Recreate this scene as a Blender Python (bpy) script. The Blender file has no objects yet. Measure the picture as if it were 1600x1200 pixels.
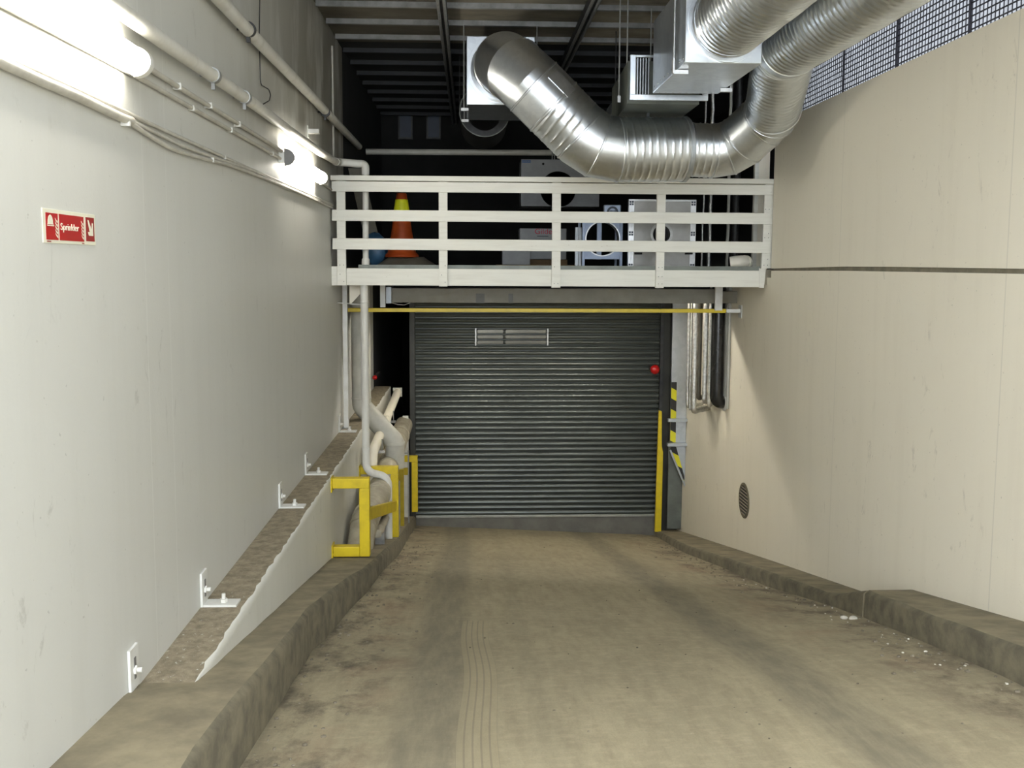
import bpy, bmesh, math, random
from mathutils import Vector, Matrix
random.seed(7)
scene = bpy.context.scene
COL = scene.collection
PI = math.pi

# ------------------------------------------------------------------ camera
E = 2.0            # eye height above the (arbitrary) zero level
F = 1500.0         # focal length in pixels for a 1600 px wide frame
PITCH = math.radians(5.5)
ROLL = math.radians(0.25)
CAM = Vector((0, 0, E))
YAW = 0.04
YPP = 600.0


def rotm():
    return Matrix.Rotation(-YAW, 3, 'Z') @ Matrix.Rotation(PI / 2 - PITCH, 3, 'X') @ Matrix.Rotation(ROLL, 3, 'Z')


R = rotm()
for _ in range(20):
    v = R.transposed() @ Vector((0, 1, 0))
    YAW += (800 + F * v.x / -v.z - 735) / F
    R = rotm()
v = R.transposed() @ Vector((0, 1, 0))
YPP = 415 + F * v.y / -v.z


def ray(px, py):
    return R @ Vector(((px - 800) / F, -(py - YPP) / F, -1))


def P(px, py, X=None, Y=None, Z=None):
    d = ray(px, py)
    if X is not None:
        t = X / d.x
    elif Y is not None:
        t = Y / d.y
    else:
        t = (Z - E) / d.z
    return CAM + d * t


def project(p):
    v = R.transposed() @ (Vector(p) - CAM)
    return 800 + F * v.x / -v.z, YPP - F * v.y / -v.z


def solve(px, py, g, lo=2.0, hi=25.0):
    """point on the pixel's ray where g(point) changes sign"""
    d = ray(px, py)
    f = lambda y: g(CAM + d * (y / d.y))
    a = f(lo)
    for _ in range(60):
        m = (lo + hi) / 2
        if (f(m) > 0) == (a > 0):
            lo = m
        else:
            hi = m
    return CAM + d * (lo / d.y)


cam = bpy.data.cameras.new('camera')
cam.sensor_width = 36
cam.lens = 36 * F / 1600
cam.shift_y = (YPP - 600) / 1600
cam.clip_start = 0.05
camo = bpy.data.objects.new('camera', cam)
camo.matrix_world = Matrix.Translation(CAM) @ R.to_4x4()
COL.objects.link(camo)
scene.camera = camo


# --------------------------------------------------------------- materials
def ramp(nt, stops, fac):
    n = nt.nodes.new('ShaderNodeValToRGB')
    els = n.color_ramp.elements
    while len(els) < len(stops):
        els.new(0.5)
    for e, (p, c) in zip(els, stops):
        e.position = p
        e.color = (c, c, c, 1) if not isinstance(c, tuple) else (*c, 1)
    nt.links.new(fac, n.inputs[0])
    return n.outputs[0]


class NT:
    """small helper round a node tree"""

    def __init__(s, name):
        s.m = bpy.data.materials.new(name)
        s.m.use_nodes = True
        s.t = s.m.node_tree
        s.b = s.t.nodes['Principled BSDF']
        tc = s.t.nodes.new('ShaderNodeTexCoord')
        s.co = tc.outputs['Object']

    def n(s, kind, **kw):
        x = s.t.nodes.new(kind)
        for k, v in kw.items():
            setattr(x, k, v)
        return x

    def link(s, a, b):
        s.t.links.new(a, b)

    def mapping(s, scale=(1, 1, 1), rot=(0, 0, 0), loc=(0, 0, 0), src=None):
        m = s.n('ShaderNodeMapping')
        m.inputs['Scale'].default_value = scale
        m.inputs['Rotation'].default_value = rot
        m.inputs['Location'].default_value = loc
        s.link(src or s.co, m.inputs['Vector'])
        return m.outputs[0]

    def noise(s, scale, detail=4, rough=0.55, vec=None, dist=0.0):
        x = s.n('ShaderNodeTexNoise')
        x.inputs['Scale'].default_value = scale
        x.inputs['Detail'].default_value = detail
        x.inputs['Roughness'].default_value = rough
        x.inputs['Distortion'].default_value = dist
        s.link(vec or s.co, x.inputs['Vector'])
        return x.outputs['Fac']

    def ramp(s, fac, *stops):
        return ramp(s.t, stops, fac)

    def mix(s, fac, a, b, mode='MIX'):
        x = s.n('ShaderNodeMix', data_type='RGBA', blend_type=mode)
        for sock, val in ((x.inputs[0], fac), (x.inputs[6], a), (x.inputs[7], b)):
            if isinstance(val, (int, float)):
                sock.default_value = val if sock.type == 'VALUE' else (val, val, val, 1)
            elif isinstance(val, tuple):
                sock.default_value = (*val, 1)
            else:
                s.link(val, sock)
        return x.outputs[2]

    def math(s, op, a, b=None, c=None):
        x = s.n('ShaderNodeMath', operation=op)
        for i, val in enumerate((a, b, c)):
            if val is None:
                continue
            if isinstance(val, (int, float)):
                x.inputs[i].default_value = val
            else:
                s.link(val, x.inputs[i])
        return x.outputs[0]

    def xyz(s):
        x = s.n('ShaderNodeSeparateXYZ')
        s.link(s.co, x.inputs[0])
        return x.outputs

    def bump(s, h, strength=0.3, dist=0.01):
        x = s.n('ShaderNodeBump')
        x.inputs['Strength'].default_value = strength
        x.inputs['Distance'].default_value = dist
        s.link(h, x.inputs['Height'])
        s.link(x.outputs[0], s.b.inputs['Normal'])

    def set(s, color=None, rough=None, metal=None, **kw):
        for key, val in (('Base Color', color), ('Roughness', rough), ('Metallic', metal)):
            if val is None:
                continue
            if isinstance(val, tuple):
                s.b.inputs[key].default_value = (*val, 1)
            elif isinstance(val, (int, float)):
                s.b.inputs[key].default_value = val
            else:
                s.link(val, s.b.inputs[key])
        return s.m


def pm(name, c1, c2=None, scale=12, rough=0.6, metal=0.0, bump=0.15, stretch=(1, 1, 1), lo=0.35, hi=0.65):
    """two-tone mottled material"""
    s = NT(name)
    c2 = c2 or tuple(x * 0.85 for x in c1)
    vec = s.mapping(scale=stretch)
    f = s.ramp(s.noise(scale, 5, 0.6, vec), (lo, 0.0), (hi, 1.0))
    s.set(s.mix(f, c1, c2), rough, metal)
    if bump:
        s.bump(s.noise(scale * 4, 4, 0.6, vec), bump, 0.005)
    return s.m


def wall_mat(name, base, dirt, streak, beads=(), rough=0.55, stain=False):
    s = NT(name)
    x, y, z = s.xyz()
    big = s.ramp(s.noise(0.55, 3, 0.5), (0.35, 0.0), (0.7, 1.0))
    col = s.mix(s.math('MULTIPLY', big, 0.35), base, dirt)
    vert = s.noise(5, 5, 0.6, s.mapping(scale=(1, 1, 0.10)))
    col = s.mix(s.math('MULTIPLY', s.ramp(vert, (0.5, 0.0), (0.8, 1.0)), 0.15), col, streak)
    # scuffs: short irregular scratches
    sc = s.ramp(s.noise(9, 6, 0.75, s.mapping(scale=(1, 1, 0.45), loc=(3, 1, 7)), 0.6), (0.60, 0.0), (0.68, 1.0))
    area = s.ramp(s.noise(0.9, 2, 0.5, s.mapping(loc=(5, 9, 2))), (0.44, 0.0), (0.58, 1.0))
    col = s.mix(s.math('MULTIPLY', s.math('MULTIPLY', sc, area), 0.32), col, tuple(c * 0.55 for c in streak))
    pits = s.ramp(s.noise(38, 2, 0.5), (0.73, 0.0), (0.77, 1.0))
    col = s.mix(s.math('MULTIPLY', pits, 0.35), col, tuple(c * 0.4 for c in streak))
    for (y0, w, k) in beads:
        line = s.math('LESS_THAN', s.math('ABSOLUTE', s.math('SUBTRACT', y, y0)), w)
        c = tuple(min(1.0, q * k) for q in base)
        col = s.mix(s.math('MULTIPLY', line, 0.7), col, c)
    if stain:
        def mr(v, a, b):
            q = s.n('ShaderNodeMapRange')
            s.link(v, q.inputs[0])
            q.inputs[1].default_value = a
            q.inputs[2].default_value = b
            return q.outputs[0]
        zone = s.math('MULTIPLY', mr(y, 6.0, 9.5), mr(z, E + .6, E + 1.3))
        damp = s.ramp(s.noise(1.6, 5, .65, s.mapping(scale=(1, 1.2, .35), loc=(7, 2, 5))), (.34, 0.0), (.52, 1.0))
        col = s.mix(s.math('MULTIPLY', s.math('MULTIPLY', zone, damp), .9), col, (0.25, 0.235, 0.19))
    h = s.math('ADD', s.noise(60, 4, 0.6), s.math('MULTIPLY', s.noise(6, 3, 0.5), 2.0))
    s.bump(h, 0.12, 0.006)
    return s.set(col, rough)


M = {}
M['wall_left'] = wall_mat('white_wall_paint', (0.60, 0.60, 0.565), (0.53, 0.52, 0.475), (0.40, 0.39, 0.34),
                          [(5.02, 0.006, 1.07), (4.67, 0.005, 1.09), (8.6, 0.004, .88), (10.0, 0.005, .9)], 0.42, True)
M['wall_right'] = wall_mat('cream_wall_paint', (0.85, 0.795, 0.665), (0.79, 0.73, 0.60), (0.58, 0.52, 0.40),
                           [(8.72, 0.006, .85), (5.95, 0.006, .8)], 0.55)


def floor_mat():
    s = NT('dusty_ramp_concrete')
    x, y, z = s.xyz()
    wob = s.math('MULTIPLY', s.math('SUBTRACT', s.noise(0.45, 3, 0.5), 0.5), 0.16)
    xx = s.math('ADD', x, wob)
    base = s.mix(s.ramp(s.noise(1.3, 6, 0.6, s.mapping(scale=(1, .45, 1))), (0.35, 0.0), (0.7, 1.0)), (0.36, 0.31, 0.198), (0.27, 0.232, 0.148))
    grit = s.noise(90, 4, 0.7)
    base = s.mix(s.math('MULTIPLY', s.ramp(grit, (0.45, 0.0), (0.75, 1.0)), 0.35), base, (0.19, 0.165, 0.115))
    fine = s.noise(14, 5, 0.65, s.mapping(scale=(1, 0.12, 1)))
    base = s.mix(s.math('MULTIPLY', s.ramp(fine, (0.40, 0.0), (0.66, 1.0)), .55), base, (0.205, 0.17, 0.108))
    base = s.mix(s.math('MULTIPLY', s.ramp(s.noise(22, 6, 0.7, s.mapping(loc=(2, 7, 1), scale=(.5, .8, 1))), (0.48, 0.0), (0.70, 1.0)), .45), base, (0.42, 0.35, 0.23))

    def band(xc, w0, w1):
        a = s.math('ABSOLUTE', s.math('SUBTRACT', xx, xc))
        mr = s.n('ShaderNodeMapRange', interpolation_type='SMOOTHSTEP')
        s.link(a, mr.inputs[0])
        mr.inputs[1].default_value = w0
        mr.inputs[2].default_value = w1
        mr.inputs[3].default_value = 1
        mr.inputs[4].default_value = 0
        return mr.outputs[0]
    tracks = s.math('MAXIMUM', band(-0.20, 0.10, 0.25), s.math('MAXIMUM', s.math('MULTIPLY', band(1.80, 0.07, 0.26), 1.0),
                    s.math('MULTIPLY', band(0.36, 0.03, 0.10), 0.25)))
    tracks = s.math('MULTIPLY', tracks, s.ramp(fine, (0.25, 0.55), (0.65, 1.0)))
    col = s.mix(s.math('MULTIPLY', tracks, 0.72), base, (0.150, 0.132, 0.090))
    # grime along the two kerbs
    dirt = s.noise(2.6, 7, 0.72, s.mapping(scale=(1.2, 0.8, 1)))
    kl = s.math('MULTIPLY', band(-0.85, 0.12, 0.62), s.ramp(dirt, (0.47, 0.0), (0.64, 1.0)))
    kr = s.math('MULTIPLY', band(2.78, 0.12, 0.55), s.ramp(dirt, (0.46, 0.0), (0.64, 1.0)))
    col = s.mix(s.math('MULTIPLY', kl, 0.9), col, (0.085, 0.068, 0.045))
    col = s.mix(s.math('MULTIPLY', kr, 0.9), col, (0.10, 0.074, 0.048))
    red = s.math('MULTIPLY', s.math('MAXIMUM', band(-0.62, 0.05, 0.35), band(2.45, 0.05, 0.45)), s.ramp(s.noise(1.7, 4, 0.6, s.mapping(loc=(4, 4, 0))), (0.5, 0.0), (0.7, 1.0)))
    col = s.mix(s.math('MULTIPLY', red, 0.4), col, (0.25, 0.155, 0.095))
    # one pale tyre print with tread grooves
    wav = s.math('MULTIPLY', s.math('SINE', s.math('MULTIPLY', y, 2.6)), 0.015)
    tx = s.math('SUBTRACT', s.math('SUBTRACT', x, wav), 0.045)
    inside = s.math('MULTIPLY', s.math('LESS_THAN', s.math('ABSOLUTE', tx), 0.098), s.math('LESS_THAN', y, s.math('ADD', 7.05, s.math('MULTIPLY', s.noise(60, 2, .5), .15))))
    groove = s.math('GREATER_THAN', s.math('ABSOLUTE', s.math('SINE', s.math('MULTIPLY', tx, 78))), 0.93)
    col = s.mix(s.math('MULTIPLY', inside, 0.55), col, (0.32, 0.27, 0.17))
    col = s.mix(s.math('MULTIPLY', s.math('MULTIPLY', inside, groove), 0.5), col, (0.16, 0.14, 0.10))
    spots = s.ramp(s.noise(26, 2, 0.5), (0.76, 0.0), (0.80, 1.0))
    col = s.mix(s.math('MULTIPLY', spots, 0.4), col, (0.42, 0.38, 0.30))
    s.bump(s.math('ADD', grit, s.math('MULTIPLY', s.noise(7, 4, .6), 1.5)), 0.35, 0.006)
    return s.set(col, 0.85)


M['floor'] = floor_mat()
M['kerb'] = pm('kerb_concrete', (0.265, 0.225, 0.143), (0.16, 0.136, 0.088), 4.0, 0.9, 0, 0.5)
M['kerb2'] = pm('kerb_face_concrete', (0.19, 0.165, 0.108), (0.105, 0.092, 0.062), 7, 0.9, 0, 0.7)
_r = NT('rough_concrete_ledge')
_n = _r.noise(16, 7, .7)
_c = _r.mix(_r.ramp(_n, (.35, 0.0), (.65, 1.0)), (0.31, 0.26, 0.175), (0.17, 0.14, 0.092))
_e = _r.ramp(_r.noise(34, 5, .75, _r.mapping(scale=(1, .6, 1))), (.60, 0.0), (.68, 1.0))
_x, _y, _z = _r.xyz()
_near = _r.n('ShaderNodeMapRange')
_r.link(_y, _near.inputs[0])
_near.inputs[1].default_value = 4.6
_near.inputs[2].default_value = 6.2
_near.inputs[3].default_value = .85
_near.inputs[4].default_value = .12
_c = _r.mix(_r.math('MULTIPLY', _e, _near.outputs[0]), _c, (0.62, 0.60, 0.52))
_r.bump(_n, 1.0, .012)
M['rough_conc'] = _r.set(_c, .95)
M['white_plaster'] = wall_mat('white_ledge_paint', (0.66, 0.655, 0.60), (0.56, 0.54, 0.47), (0.34, 0.32, 0.26), [], .55)
_r = NT('white_painted_timber')
_c = _r.mix(_r.ramp(_r.noise(5, 5, .6, _r.mapping(scale=(.5, 6, 6))), (.45, 0.0), (.8, 1.0)), (0.70, 0.69, 0.62), (0.62, 0.60, 0.53))
_k = _r.math('MULTIPLY', _r.ramp(_r.noise(38, 3, .6), (.68, 0.0), (.76, 1.0)), _r.ramp(_r.noise(2.5, 3, .6, _r.mapping(loc=(3, 3, 3))), (.48, 0.0), (.62, 1.0)))
_c = _r.mix(_r.math('MULTIPLY', _k, .7), _c, (0.25, 0.20, 0.13))
_r.bump(_r.noise(30, 4, .6, _r.mapping(scale=(.2, 3, 3))), .12, .004)
M['white_paint'] = _r.set(_c, .5)
M['white_metal'] = pm('white_painted_metal', (0.68, 0.68, 0.65), (0.58, 0.57, 0.52), 6, 0.45)
M['pipe_white'] = pm('white_pipe_paint', (0.66, 0.65, 0.60), (0.52, 0.50, 0.44), 9, 0.45, 0, .1, (1, 1, .3), .45, .8)
M['pipe_beige'] = pm('beige_pipe_lagging', (0.42, 0.38, 0.29), (0.30, 0.27, 0.20), 7, 0.7, 0, .3)
M['pipe_grey'] = pm('grey_pipe_plastic', (0.50, 0.49, 0.43), (0.40, 0.39, 0.34), 5, 0.5)
M['cable'] = pm('white_cable_sheath', (0.56, 0.54, 0.48), (0.44, 0.42, 0.37), 9, 0.5)
M['galv'] = None


def galv(name, c1, c2, rough, scale=26):
    s = NT(name)
    vor = s.n('ShaderNodeTexVoronoi')
    vor.inputs['Scale'].default_value = scale
    s.link(s.co, vor.inputs['Vector'])
    f = s.ramp(vor.outputs['Color'], (0.2, 0.0), (0.8, 1.0))
    n2 = s.ramp(s.noise(3, 4, .6), (.35, 0.0), (.7, 1.0))
    col = s.mix(s.math('MULTIPLY', f, .5), c1, c2)
    rr = s.math('ADD', rough, s.math('MULTIPLY', n2, 0.10))
    return s.set(col, rr, 1.0)


M['galv'] = galv('galvanised_duct', (0.76, 0.795, 0.83), (0.66, 0.695, 0.735), 0.28)
M['galv_box'] = galv('galvanised_sheet', (0.70, 0.74, 0.78), (0.58, 0.62, 0.67), 0.30, 14)
M['galv_dull'] = galv('dull_galvanised_sheet', (0.50, 0.53, 0.56), (0.40, 0.43, 0.46), 0.45, 14)
M['galv_dark'] = pm('dark_greenish_sheet', (0.16, 0.175, 0.155), (0.11, 0.12, 0.105), 5, 0.5, 0.3)
M['alu'] = pm('aluminium_profile', (0.60, 0.61, 0.62), (0.48, 0.49, 0.50), 12, 0.38, 0.9, 0.05)
M['foil'] = pm('silver_foil_lagging', (0.75, 0.74, 0.70), (0.50, 0.49, 0.46), 30, 0.28, 0.9, 1.0)
M['steel'] = pm('grey_steel', (0.40, 0.40, 0.39), (0.30, 0.30, 0.29), 14, 0.4, 0.7)
M['dark_steel'] = pm('dark_steel', (0.05, 0.05, 0.05), (0.03, 0.03, 0.03), 10, 0.5, 0.3)
M['black_pipe'] = pm('black_plastic_pipe', (0.012, 0.012, 0.012), (0.02, 0.02, 0.018), 5, 0.25)
M['brown_pipe'] = pm('brown_pipe', (0.09, 0.075, 0.05), (0.06, 0.05, 0.035), 5, 0.5)
M['yellow'] = pm('yellow_paint', (0.66, 0.50, 0.012), (0.50, 0.37, 0.01), 7, 0.42, 0, .1, (1, 1, 1), .45, .8)
M['yellow_dark'] = pm('worn_yellow_paint', (0.50, 0.38, 0.012), (0.36, 0.27, 0.01), 7, 0.5)
M['door'] = pm('dark_shutter_steel', (0.085, 0.095, 0.086), (0.060, 0.067, 0.061), 3, 0.30, 0.4, 0, (.4, 1, 3))
M['door_bar'] = pm('shutter_bottom_aluminium', (0.45, 0.45, 0.42), (0.36, 0.36, 0.33), 6, 0.4, .5)
M['door_board'] = pm('grey_kick_board', (0.15, 0.145, 0.125), (0.11, 0.105, 0.09), 5, 0.6)
M['frame_dark'] = pm('dark_door_frame', (0.035, 0.035, 0.028), (0.022, 0.022, 0.018), 5, 0.5)
M['void_shade'] = pm('unlit_void_shade', (0.016, 0.016, 0.015), (0.009, 0.009, 0.009), 2, 0.9)  # darkness of the unlit far spaces, put into the surface colour
M['soffit'] = pm('grey_box_duct', (0.30, 0.285, 0.24), (0.24, 0.228, 0.19), 4, 0.6)
M['tape_grey'] = pm('grey_tape', (0.17, 0.165, 0.155), None, 9, .5)
M['red'] = pm('red_lamp_lens', (0.42, 0.008, 0.008), (0.34, 0.006, 0.006), 8, 0.2, 0, 0)
M['sign_red'] = pm('sign_red', (0.42, 0.004, 0.004), (0.38, 0.004, 0.004), 8, 0.4, 0, 0)
M['sign_dark_red'] = pm('sign_dull_red', (0.30, 0.012, 0.010), (0.27, 0.012, 0.010), 8, 0.4, 0, 0)
M['sign_cream'] = pm('sign_cream', (0.74, 0.72, 0.58), (0.70, 0.68, 0.54), 8, 0.4, 0, 0)
M['orange'] = pm('orange_cone_rubber', (0.50, 0.075, 0.008), (0.34, 0.05, 0.006), 6, 0.5)
M['cone_yellow'] = pm('fluorescent_yellow_sleeve', (0.80, 0.80, 0.02), (0.66, 0.70, 0.02), 20, 0.35)
M['fan_white'] = pm('white_fan_housing', (0.30, 0.31, 0.32), (0.25, 0.26, 0.27), 6, .5)
M['fan_blue'] = pm('pale_blue_fan_steel', (0.30, 0.36, 0.47), (0.24, 0.29, 0.40), 9, .4, .3)
M['ahu_panel'] = pm('grey_cabinet_panel', (0.34, 0.335, 0.32), (0.26, 0.255, 0.24), 3, .4, .3)
M['black'] = pm('matt_black', (0.008, 0.008, 0.008), (0.006, 0.006, 0.006), 5, .8)
M['cardboard'] = pm('brown_board', (0.20, 0.13, 0.065), (0.14, 0.09, 0.045), 6, .8)
M['tarp_brown'] = pm('grey_brown_sheet', (0.20, 0.185, 0.145), (0.14, 0.13, 0.10), 5, .8)
M['tarp_blue'] = pm('blue_plastic_bag', (0.06, 0.16, 0.28), (0.04, 0.11, 0.2), 9, .4)
M['logo_red'] = pm('logo_red', (0.50, 0.015, 0.06), None, 5, .5, 0, 0)
M['ink'] = pm('dark_ink', (0.03, 0.04, 0.06), None, 5, .5, 0, 0)
M['label_blue'] = pm('label_blue', (0.04, 0.11, 0.30), None, 5, .5, 0, 0)
M['timber'] = pm('dirty_timber', (0.30, 0.27, 0.20), (0.20, 0.18, 0.13), 6, .8)
M['panel_grey'] = pm('ribbed_grey_sheet', (0.50, 0.50, 0.52), (0.40, 0.40, 0.42), 5, .5, .2)
_t = NT('translucent_ribbed_sheet')
_tr = _t.n('ShaderNodeBsdfTranslucent')
_tr.inputs[0].default_value = (.28, .285, .30, 1)
_df = _t.n('ShaderNodeBsdfDiffuse')
_df.inputs[0].default_value = (.42, .42, .44, 1)
_mx = _t.n('ShaderNodeMixShader')
_mx.inputs[0].default_value = .45
_t.link(_tr.outputs[0], _mx.inputs[1])
_t.link(_df.outputs[0], _mx.inputs[2])
_t.link(_mx.outputs[0], _t.t.nodes['Material Output'].inputs[0])
M['panel_grey'] = _t.m
M['mesh_wire'] = pm('dark_mesh_wire', (0.07, 0.07, 0.09), (0.05, 0.05, 0.06), 5, .5, .3)
M['joint'] = pm('joint_concrete', (0.24, 0.215, 0.155), (0.16, 0.145, 0.105), 7, .9, 0, .8)
M['pebble'] = pm('pebble_grey', (0.20, 0.17, 0.12), (0.10, 0.085, 0.06), 14, .9)
M['pebble_pale'] = pm('pebble_pale', (0.55, 0.52, 0.45), (0.45, 0.42, 0.35), 14, .8)
M['batten'] = pm('grey_ceiling_batten', (0.26, 0.26, 0.255), (0.16, 0.16, 0.155), 6, .5, .2)
M['batten_shaded'] = pm('shaded_batten', (0.022, 0.024, 0.028), (0.014, 0.015, 0.018), 6, .6)  # shaded copy of the batten colour for the unlit far stretch
M['grille'] = pm('brown_grille', (0.34, 0.29, 0.22), (0.26, 0.22, 0.165), 9, .6)


def stripes_mat():
    s = NT('black_yellow_stripes')
    x, y, z = s.xyz()
    t = s.math('FRACT', s.math('MULTIPLY', s.math('ADD', z, s.math('MULTIPLY', x, 0.55)), 1 / 0.335))
    f = s.math('GREATER_THAN', t, 0.5)
    return s.set(s.mix(f, (0.60, 0.56, 0.015), (0.012, 0.012, 0.012)), 0.45)


M['stripes'] = stripes_mat()


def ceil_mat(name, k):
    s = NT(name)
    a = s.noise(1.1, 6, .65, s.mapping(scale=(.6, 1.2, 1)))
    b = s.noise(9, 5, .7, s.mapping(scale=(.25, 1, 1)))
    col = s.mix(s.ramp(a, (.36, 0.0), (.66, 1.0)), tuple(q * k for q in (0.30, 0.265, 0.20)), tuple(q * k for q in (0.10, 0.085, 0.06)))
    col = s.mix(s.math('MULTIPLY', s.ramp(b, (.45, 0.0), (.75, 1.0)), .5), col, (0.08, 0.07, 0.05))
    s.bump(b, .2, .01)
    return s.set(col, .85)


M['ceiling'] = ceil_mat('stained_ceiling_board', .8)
M['ceiling_dark'] = ceil_mat('dark_brown_ceiling_board', .42)  # left bay, a darker brown than the other bays
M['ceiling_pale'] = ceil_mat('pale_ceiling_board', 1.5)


def emis(name, color, strength):
    s = NT(name)
    s.b.inputs['Emission Color'].default_value = (*color, 1)
    s.b.inputs['Emission Strength'].default_value = strength
    return s.set((0.8, 0.8, 0.8), 0.4)


M['tube'] = emis('lit_lamp_diffuser', (1.0, 0.95, 0.84), 11.5)
M['tube_bare'] = emis('lit_bare_tube', (1.0, 0.95, 0.84), 44.0)


def glass(name, tint=(0.6, 0.7, 0.75), rough=0.05):
    s = NT(name)
    s.b.inputs['Transmission Weight'].default_value = 0.6
    return s.set(tint, rough)


M['glass_blue'] = pm('blue_night_glass', (0.014, 0.028, 0.055), (0.008, 0.018, 0.04), 2, .4, 0, 0)
M['vision'] = pm('clear_shutter_window', (0.20, 0.20, 0.18), (0.15, 0.15, 0.14), 3, .12, .6, 0)


# ------------------------------------------------------------ mesh builder
class MB:
    def __init__(s):
        s.v = []
        s.f = []
        s.mi = []

    def face(s, idx, mi=0):
        s.f.append(idx)
        s.mi.append(mi)

    def verts(s, pts):
        o = len(s.v)
        s.v += [tuple(p) for p in pts]
        return o

    def box(s, a, b, mi=0):
        x0, x1 = sorted((a[0], b[0]))
        y0, y1 = sorted((a[1], b[1]))
        z0, z1 = sorted((a[2], b[2]))
        o = s.verts([(x0, y0, z0), (x1, y0, z0), (x1, y1, z0), (x0, y1, z0), (x0, y0, z1), (x1, y0, z1), (x1, y1, z1), (x0, y1, z1)])
        for q in ((3, 2, 1, 0), (4, 5, 6, 7), (0, 1, 5, 4), (1, 2, 6, 5), (2, 3, 7, 6), (3, 0, 4, 7)):
            s.face([o + i for i in q], mi)
        return s

    def hexa(s, p, mi=0):
        """eight corners: bottom ring then top ring"""
        o = s.verts(p)
        for q in ((3, 2, 1, 0), (4, 5, 6, 7), (0, 1, 5, 4), (1, 2, 6, 5), (2, 3, 7, 6), (3, 0, 4, 7)):
            s.face([o + i for i in q], mi)
        return s

    def bar(s, p0, p1, w, h, up=(0, 0, 1), mi=0):
        """rectangular bar from p0 to p1, w across, h along up"""
        p0, p1 = Vector(p0), Vector(p1)
        d = (p1 - p0).normalized()
        side = d.cross(Vector(up))
        if side.length < 1e-4:
            side = d.cross(Vector((0, 1, 0)))
        side.normalize()
        u = side.cross(d).normalized()
        a, b = side * w / 2, u * h / 2
        return s.hexa([p0 - a - b, p0 + a - b, p1 + a - b, p1 - a - b, p0 - a + b, p0 + a + b, p1 + a + b, p1 - a + b], mi)

    def prism(s, poly, dvec, mi=0):
        n = len(poly)
        o = s.verts([Vector(p) for p in poly] + [Vector(p) + Vector(dvec) for p in poly])
        s.face([o + i for i in range(n)][::-1], mi)
        s.face([o + n + i for i in range(n)], mi)
        for i in range(n):
            j = (i + 1) % n
            s.face([o + i, o + j, o + n + j, o + n + i], mi)
        return s

    def sweep(s, path, r, n=24, caps=True, mi=0):
        """round tube along path; r is a number or f(s, theta)"""
        path = [Vector(p) for p in path]
        T = []
        for i in range(len(path)):
            a = path[max(i - 1, 0)]
            b = path[min(i + 1, len(path) - 1)]
            T.append((b - a).normalized())
        ref = Vector((0, 0, 1)) if abs(T[0].z) < 0.9 else Vector((1, 0, 0))
        u = (ref - T[0] * ref.dot(T[0])).normalized()
        o0 = len(s.v)
        L = 0
        for i, p in enumerate(path):
            if i:
                L += (p - path[i - 1]).length
                u = (u - T[i] * u.dot(T[i])).normalized()
            w = T[i].cross(u)
            # keep the tube's width where the path bends (mitred ring)
            if 0 < i < len(path) - 1:
                d0 = (path[i] - path[i - 1]).normalized()
                k = max(0.5, d0.dot(T[i]))
                bend = (d0 - T[i] * d0.dot(T[i]))
            else:
                k, bend = 1, Vector((0, 0, 0))
            bn = bend.normalized() if bend.length > 1e-5 else None
            for j in range(n):
                th = 2 * PI * j / n
                rr = r(L, th) if callable(r) else r
                q = u * math.cos(th) * rr + w * math.sin(th) * rr
                if bn:
                    c = q.dot(bn)
                    q = q + bn * c * (1 / k - 1)
                s.v.append(tuple(p + q))
        for i in range(len(path) - 1):
            for j in range(n):
                a = o0 + i * n + j
                b = o0 + i * n + (j + 1) % n
                s.face([a, b, b + n, a + n], mi)
        if caps:
            s.face([o0 + j for j in range(n)][::-1], mi)
            e = o0 + (len(path) - 1) * n
            s.face([e + j for j in range(n)], mi)
        return s

    def cyl(s, p0, p1, r, n=20, mi=0, r2=None):
        if r2 is None:
            return s.sweep([p0, p1], r, n, True, mi)
        L = (Vector(p1) - Vector(p0)).length
        return s.sweep([p0, p1], lambda d, t: r + (r2 - r) * d / L, n, True, mi)

    def lathe(s, prof, c, n=32, mi=0, axis='Z'):
        """prof: (radius, height) pairs"""
        o0 = len(s.v)
        for (r, h) in prof:
            for j in range(n):
                t = 2 * PI * j / n
                if axis == 'Z':
                    s.v.append((c[0] + r * math.cos(t), c[1] + r * math.sin(t), c[2] + h))
                elif axis == 'Y':
                    s.v.append((c[0] + r * math.cos(t), c[1] + h, c[2] + r * math.sin(t)))
                else:
                    s.v.append((c[0] + h, c[1] + r * math.cos(t), c[2] + r * math.sin(t)))
        for i in range(len(prof) - 1):
            for j in range(n):
                a = o0 + i * n + j
                b = o0 + i * n + (j + 1) % n
                s.face([a, b, b + n, a + n], mi)
        s.face([o0 + j for j in range(n)][::-1], mi)
        e = o0 + (len(prof) - 1) * n
        s.face([e + j for j in range(n)], mi)
        return s

    def ring(s, c, r0, r1, y0, y1, n=48, mi=0):
        """annulus with thickness, axis along Y"""
        o0 = len(s.v)
        for (r, y) in ((r0, y0), (r1, y0), (r1, y1), (r0, y1)):
            for j in range(n):
                t = 2 * PI * j / n
                s.v.append((c[0] + r * math.cos(t), y, c[1] + r * math.sin(t)))
        for k in range(4):
            for j in range(n):
                a = o0 + k * n + j
                b = o0 + k * n + (j + 1) % n
                c2 = o0 + ((k + 1) % 4) * n
                s.face([a, b, c2 + (j + 1) % n, c2 + j], mi)
        return s

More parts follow.
